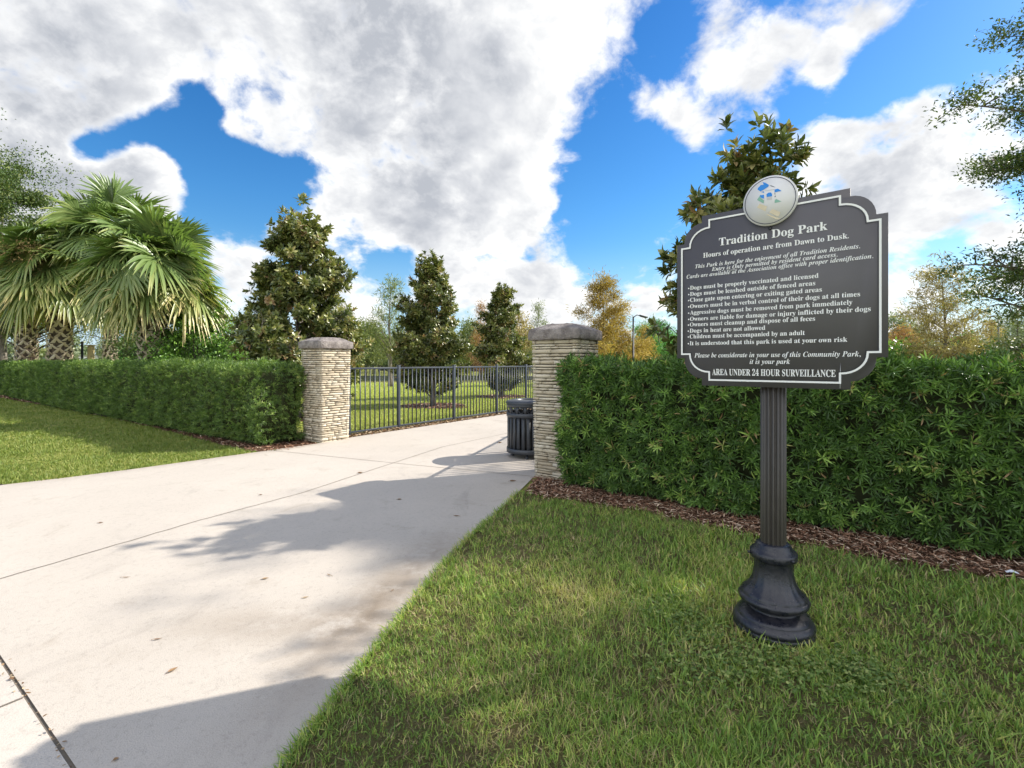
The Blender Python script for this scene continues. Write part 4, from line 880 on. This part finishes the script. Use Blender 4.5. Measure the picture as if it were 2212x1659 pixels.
cypress('full golden cypress rising right of the near pillar cap', 1301, 33, 7.1, 2.7, 'cyp_gold', 74, ncl=1500, per=18, jit=.36, gaps=.15, prof=lambda t: 3.6*(.75+.25*min(1, t/.25))*max(.08, (1-t))**.62, bark=M['bark_dark'])
cypress('small golden cypress right of the lamp post', 1395, 45, 4.6, 1.6, 'cyp_gold', 75, ncl=420)
cypress('bare-looking bronze cypress right of the sign board', 2040, 27, 6.8, 2.5, 'cyp_thin', 76, ncl=800, per=15, rise=.55, prof=lambda t: 2.6*(.8+.2*min(1, t/.2))*max(.1, 1-t)**.5, gaps=.1)
cypress('low spreading orange cypress beside the right edge of the sign', 1950, 33, 3.7, 3.0, 'cyp_rust', 77, ncl=520, rise=.4, group=None)
cypress('golden cypress beyond the lamp post at the far right', 2140, 40, 4.9, 2.4, 'cyp_gold', 78, ncl=420)
cypress('blue-green young cypress at the far right edge', 2195, 26, 4.3, 1.6, 'grey_leaf', 79, ncl=320, per=13)
cypress('brown thin cypress peeking out right of the broad magnolia', 735, 40, 6.2, 2.0, 'cyp_thin', 80, ncl=420)
cypress('brownish thin tree left of the broad magnolia above the hedge', 530, 42, 4.6, 2.0, 'cyp_thin', 81, ncl=360)
def bgtree(label, u, Y, h, w, leaf, seed, name='broadleaf_tree', grp='trees on the far side of the park', **k):
    a = dict(nl=34, ncl=520, per=16, L=.26, W=.13, sd=.34, T=T_KITE, z0=.22, trunk=.12, seed=seed, rise=.55, clump=.9, jit=.25, up=.4, tintvar=.22, group=grp); a.update(k)
    return tree(name, label, ((u-UC)/F*Y, Y), h, a.pop('prof', None) or ball(w), M[leaf], a.pop('bark', M['bark']), **a)
bgtree('round olive tree between the left pillar and the airy cypress', 790, 50, 5.6, 2.2, 'olive', 90)
bgtree('dark olive tree close behind the left pillar cap', 742, 46, 4.7, 1.9, 'olive', 91)
bgtree('dark clipped-looking tree behind the pale green cypress trunk', 862, 62, 3.3, 1.9, 'oak', 92)
bgtree('grey-green tree at the right edge of the sign', 1940, 44, 5.6, 2.4, 'grey_leaf', 93)
bgtree('low dark green bush right of the bronze cypress', 2118, 36, 2.7, 1.6, 'oak', 94)
bgtree('hazy grey tree at the far right edge of the park', 2190, 55, 6.0, 2.6, 'grey_leaf', 95)
bgtree('dark green bush under the orange cypress', 1935, 30, 2.3, 1.6, 'ligus', 96)
pp = lambda w: (lambda t: w*(.35+.65*math.sin(min(1, t*1.1)*2.6)))
for i, (u, Y, h, w, lb) in enumerate([(1398,62,6.2,1.9,'bushy green pine left of the taller far pine'),(1428,66,6.9,1.6,'tall far pine with bare lower trunk near the sign'),(1450,70,5.6,1.6,'far pine half hidden by the left edge of the sign')]):
    bgtree(lb, u, Y, h, w, 'pine', 100+i, 'pine_tree', 'far pines', L=.34, W=.09, z0=.4, prof=pp(w), ncl=420)
for i, (u, Y, h, w, k, lb) in enumerate([(700,66,6.4,2.4,'cyp_thin','bronze airy tree across the pond hidden partly by the left pillar'),(768,72,7.0,2.6,'olive','rounded olive tree across the pond right of the left pillar'),(818,80,6.0,2.6,'grey_leaf','pale grey-green tree across the pond behind the airy cypress'),(905,76,6.6,2.5,'cyp_rust','rusty tree across the pond left behind the middle magnolia'),(1012,70,7.2,2.4,'olive','olive tree across the pond right behind the middle magnolia'),(1060,82,6.4,2.8,'cyp_rust','reddish tree across the pond behind the slimmest magnolia'),(1122,60,7.0,2.2,'cyp_thin','airy brownish tree just left of the near stone pillar'),(1150,74,5.4,2.4,'olive','low olive tree touching the left side of the near pillar')]):
    bgtree(lb, u, Y, h, w, k, 150+i, grp='trees across the pond', ncl=430, L=.36, W=.16, sd=.45)
# the distant tree line, each tree its own object
r = np.random.default_rng(5)
kinds = [('olive','distant olive-green tree'),('oak','distant dark green tree'),('grey_leaf','distant grey-green tree'),('cyp_thin','distant bronze tree'),('cyp_green','distant pale green tree'),('pine','distant bright green tree')]
used = {}
for i, u in enumerate(np.concatenate([np.arange(505, 660, 40), np.arange(705, 1260, 23), np.arange(1270, 1470, 30), np.arange(1925, 2300, 42), np.arange(-60, 460, 48)])):
    k, lb = kinds[r.integers(0, len(kinds))]; Y = r.uniform(95, 150); hh = r.uniform(4.6, 7.8)
    place = 'above the left hedge' if u < 660 else 'beyond the pond between the stone pillars' if u < 1260 else 'between the near pillar and the sign' if u < 1500 else 'right of the sign above the hedge'
    bgtree(lb+' in the far tree line '+place, u+r.normal()*8, Y, hh, r.uniform(2.2, 3.8), k, 200+i, 'distant_tree', 'far tree line '+place, nl=16, ncl=230, per=10, L=.75, W=.42, sd=.75, trunk=.16, z0=.12)
# dark clipped far hedges beyond the pond
def far_hedge(label, u0, u1, Y, h, seed):
    x0, x1 = (u0-UC)/F*Y, (u1-UC)/F*Y; root = thing('far_hedge', label, 'hedge', (x0, Y, 0), group='low hedges beyond the pond'); r = np.random.default_rng(seed); n = int((x1-x0)*120)
    p = np.stack([r.uniform(x0, x1, n), Y+r.uniform(0, 1.2, n), h*r.random(n)**.6], 1); mb = MB(); leaves(mb, p, unit(rdir(n, r)+np.array([0, -.6, .4])), rdir(n, r), .3, .16, T_KITE, np.clip(.4+r.normal(size=n)*.25, 0, 1)); mb.build('foliage', M['podo_far'], root)
    c = MB(); c.box(((x0+x1)/2, Y+.6, h/2-.06), (x1-x0-.2, .9, h-.14), (1, 0, 0)); c.build('inner_twigs', M['twig'], root)
far_hedge('low dark hedge beyond the pond between the two slim magnolias', 992, 1052, 84, 1.9, 1)
far_hedge('low dark hedge beyond the pond left of the middle magnolia', 815, 880, 88, 1.7, 2)
far_hedge('low dark hedge beyond the pond right behind the slim magnolia', 1090, 1150, 92, 1.9, 3)

# ------------------------------------------------------------------ poles, lamps, buildings
def lamp_post(label, u, Y, h, r_=.055, arm=1):
    x = (u-UC)/F*Y; root = thing('lamp_post', label, 'lamp post', (x, Y, 0), group='lamp posts in the park'); q = MB(); q.tube([(x, Y, -.02), (x, Y, .5), (x, Y, .52), (x, Y, h)], [r_*1.5, r_*1.5, r_, r_*.8], 10); q.build('pole', M['fence_black'], root)
    q = MB(); q.tube([(x, Y, h-.05), (x+arm*.2, Y, h+.10), (x+arm*.35, Y, h+.08)], [.028]*3, 6); q.build('arm', M['fence_black'], root)
    q = MB(); q.box((x+arm*.58, Y, h+.02), (.50, .26, .06), (1, 0, -.28*arm), (0, 1, 0)); q.box((x+arm*.57, Y, h-.02), (.36, .18, .04), (1, 0, -.28*arm), (0, 1, 0)); q.build('lamp_head', M['can'], root, auto=.015)
lamp_post('black lamp post with a tilted flat head beside the golden cypress', 1368, 28, 4.15)
lamp_post('thin lamp post among the trees at the far right', 2157, 38, 5.1, .06, -1)
lamp_post('dark pole above the left hedge beside the broad magnolia', 494, 40, 3.55, .06, -1)
def flagpole(label, u, Y, h, r_, m, cat='pole'):
    x = (u-UC)/F*Y; root = thing('pole', label, cat, (x, Y, 0)); q = MB(); q.tube([(x, Y, -.02), (x, Y, h)], [r_, r_*.8], 10); q.build('shaft', m, root); q = MB(); q.lathe([(.01, 0), (r_*1.15, .01), (r_*1.15, .05), (.01, .09)], 10, (x, Y, h)); q.build('end_cap', m, root)
flagpole('slim grey pole beyond the pond left of the pale green cypress trunk', 839, 58, 6.4, .07, M['metal_grey'])
flagpole('pale yellow post behind the hedge between the palm trunks', 196, 24, 2.3, .17, M['yellow'], 'post')
flagpole('thin dark post behind the hedge beside the pale yellow post', 177, 27, 2.6, .07, M['fence_black'], 'post')
def building(label, u0, u1, Y, h, seed):
    x0, x1 = (u0-UC)/F*Y, (u1-UC)/F*Y; root = thing('building', label, 'building', ((x0+x1)/2, Y, 0), group='white buildings far behind the left hedge'); w = x1-x0
    q = MB(); q.box(((x0+x1)/2, Y+4, h/2), (w, 8, h), (1, 0, 0)); q.build('wall', M['building'], root); q = MB(); q.box(((x0+x1)/2, Y+4, h+.14), (w+.5, 8.5, .28), (1, 0, 0)); q.build('roof', M['metal_grey'], root)
    for k in range(int(w/3)):
        q = MB(); q.box((x0+1.6+k*3, Y-.02, 1.9), (1.1, .06, 1.3), (1, 0, 0)); q.build('window', M['glass'], root)
building('low white building left of the broad magnolia trunk', 478, 560, 110, 3.3, 1)
building('pale building glimpsed under the palms above the left hedge', 150, 290, 115, 3.0, 2)

# ------------------------------------------------------------------ fallen leaves and a scrap of paper
def fallen_leaf(label, x, y, L, W, az, z=.014, tint=.5, curl=.35):
    r = np.random.default_rng(int(abs(x*1000)+abs(y*77))); n = 7; s = np.linspace(0, 1, n); wv = np.sin(np.pi*s**.8)*W/2+.0006; zz = curl*L*.5*(s-.5)**2*2; d = np.array([math.cos(az), math.sin(az)]); t = np.array([-d[1], d[0]]); v = []
    for a, w, q in zip(s, wv, zz):
        for k in (-1, 0, 1): v.append([*(d*(a-.5)*L+t*k*w), q+abs(k)*w*.55+.001])
    f = [[3*i+c, 3*i+c+1, 3*i+c+4, 3*i+c+3] for i in range(n-1) for c in (0, 1)]
    mb = MB(); mb.add(np.array(v), np.array(f), tint); mb.tube([(*(d*-.5*L), zz[0]+.001), (*(d*-.72*L), .002)], [.0012, .001], 4, tint=tint); o = mb.build('fallen_leaf', M['litter']); o.location = (x, y, z); tag(o, label, 'leaf', 'fallen leaves on the driveway')
FL = [(373,1455,.075,.034,1.1,.35,'broad brown leaf near the bottom of the driveway'),(340,1387,.07,.014,.3,.15,'narrow dark leaf just above the broad brown leaf'),(573,1255,.07,.032,.4,.55,'oval tan leaf in the middle of the driveway'),(272,1252,.09,.012,.1,.2,'forked twig-like leaf left of the driveway middle'),
 (711,1247,.08,.012,2.6,.2,'dark curled leaf right of the oval tan leaf'),(848,1280,.05,.010,1.3,.1,'small dark stem-like leaf by the lawn edge stain'),(563,1072,.06,.03,.2,.05,'dark leaf on the long paving joint'),(217,1133,.07,.03,.2,.1,'small dark leaf left of the paving joint'),(863,1082,.08,.04,.2,.08,'dark leaf in the pillar shadow'),(985,1118,.10,.03,2.9,.1,'flat dark leaf in the hedge shadow'),
 (1097,1096,.08,.05,.5,.12,'crumpled leaf by the corner of the mulch bed'),(1108,1042,.14,.06,.1,.15,'large dark leaf beside the near stone pillar'),(660,1296,.06,.02,.4,.7,'pale thin leaf below the oval tan leaf'),(250,1650,.03,.026,.8,.3,'tiny round brown leaf in the sign shadow'),(778,1024,.09,.05,.4,.2,'brown leaf left of the bin shadow'),(1080,958,.12,.06,.4,.2,'brown leaf on the sunlit path before the bin')]
for u, v, L, W, az, tn, lb in FL: fallen_leaf(lb, *G2(u, v), L*(.62 if v > 1040 else .8), W*(.62 if v > 1040 else .8), az, tint=tn)
x, y = G2(2187,1247); mb = MB(); mb.add([(-.035,-.012,.012),(0,-.016,.022),(.036,-.010,.010),(.034,.014,.016),(0,.012,.030),(-.034,.013,.014)], [[0,1,4,5],[1,2,3,4]]); o = mb.build('paper_scrap', M['paper']); o.location = (x, y, .02); o.rotation_euler = (0, 0, -.4); tag(o, 'crumpled white paper scrap lying on the mulch at the right edge', 'litter')
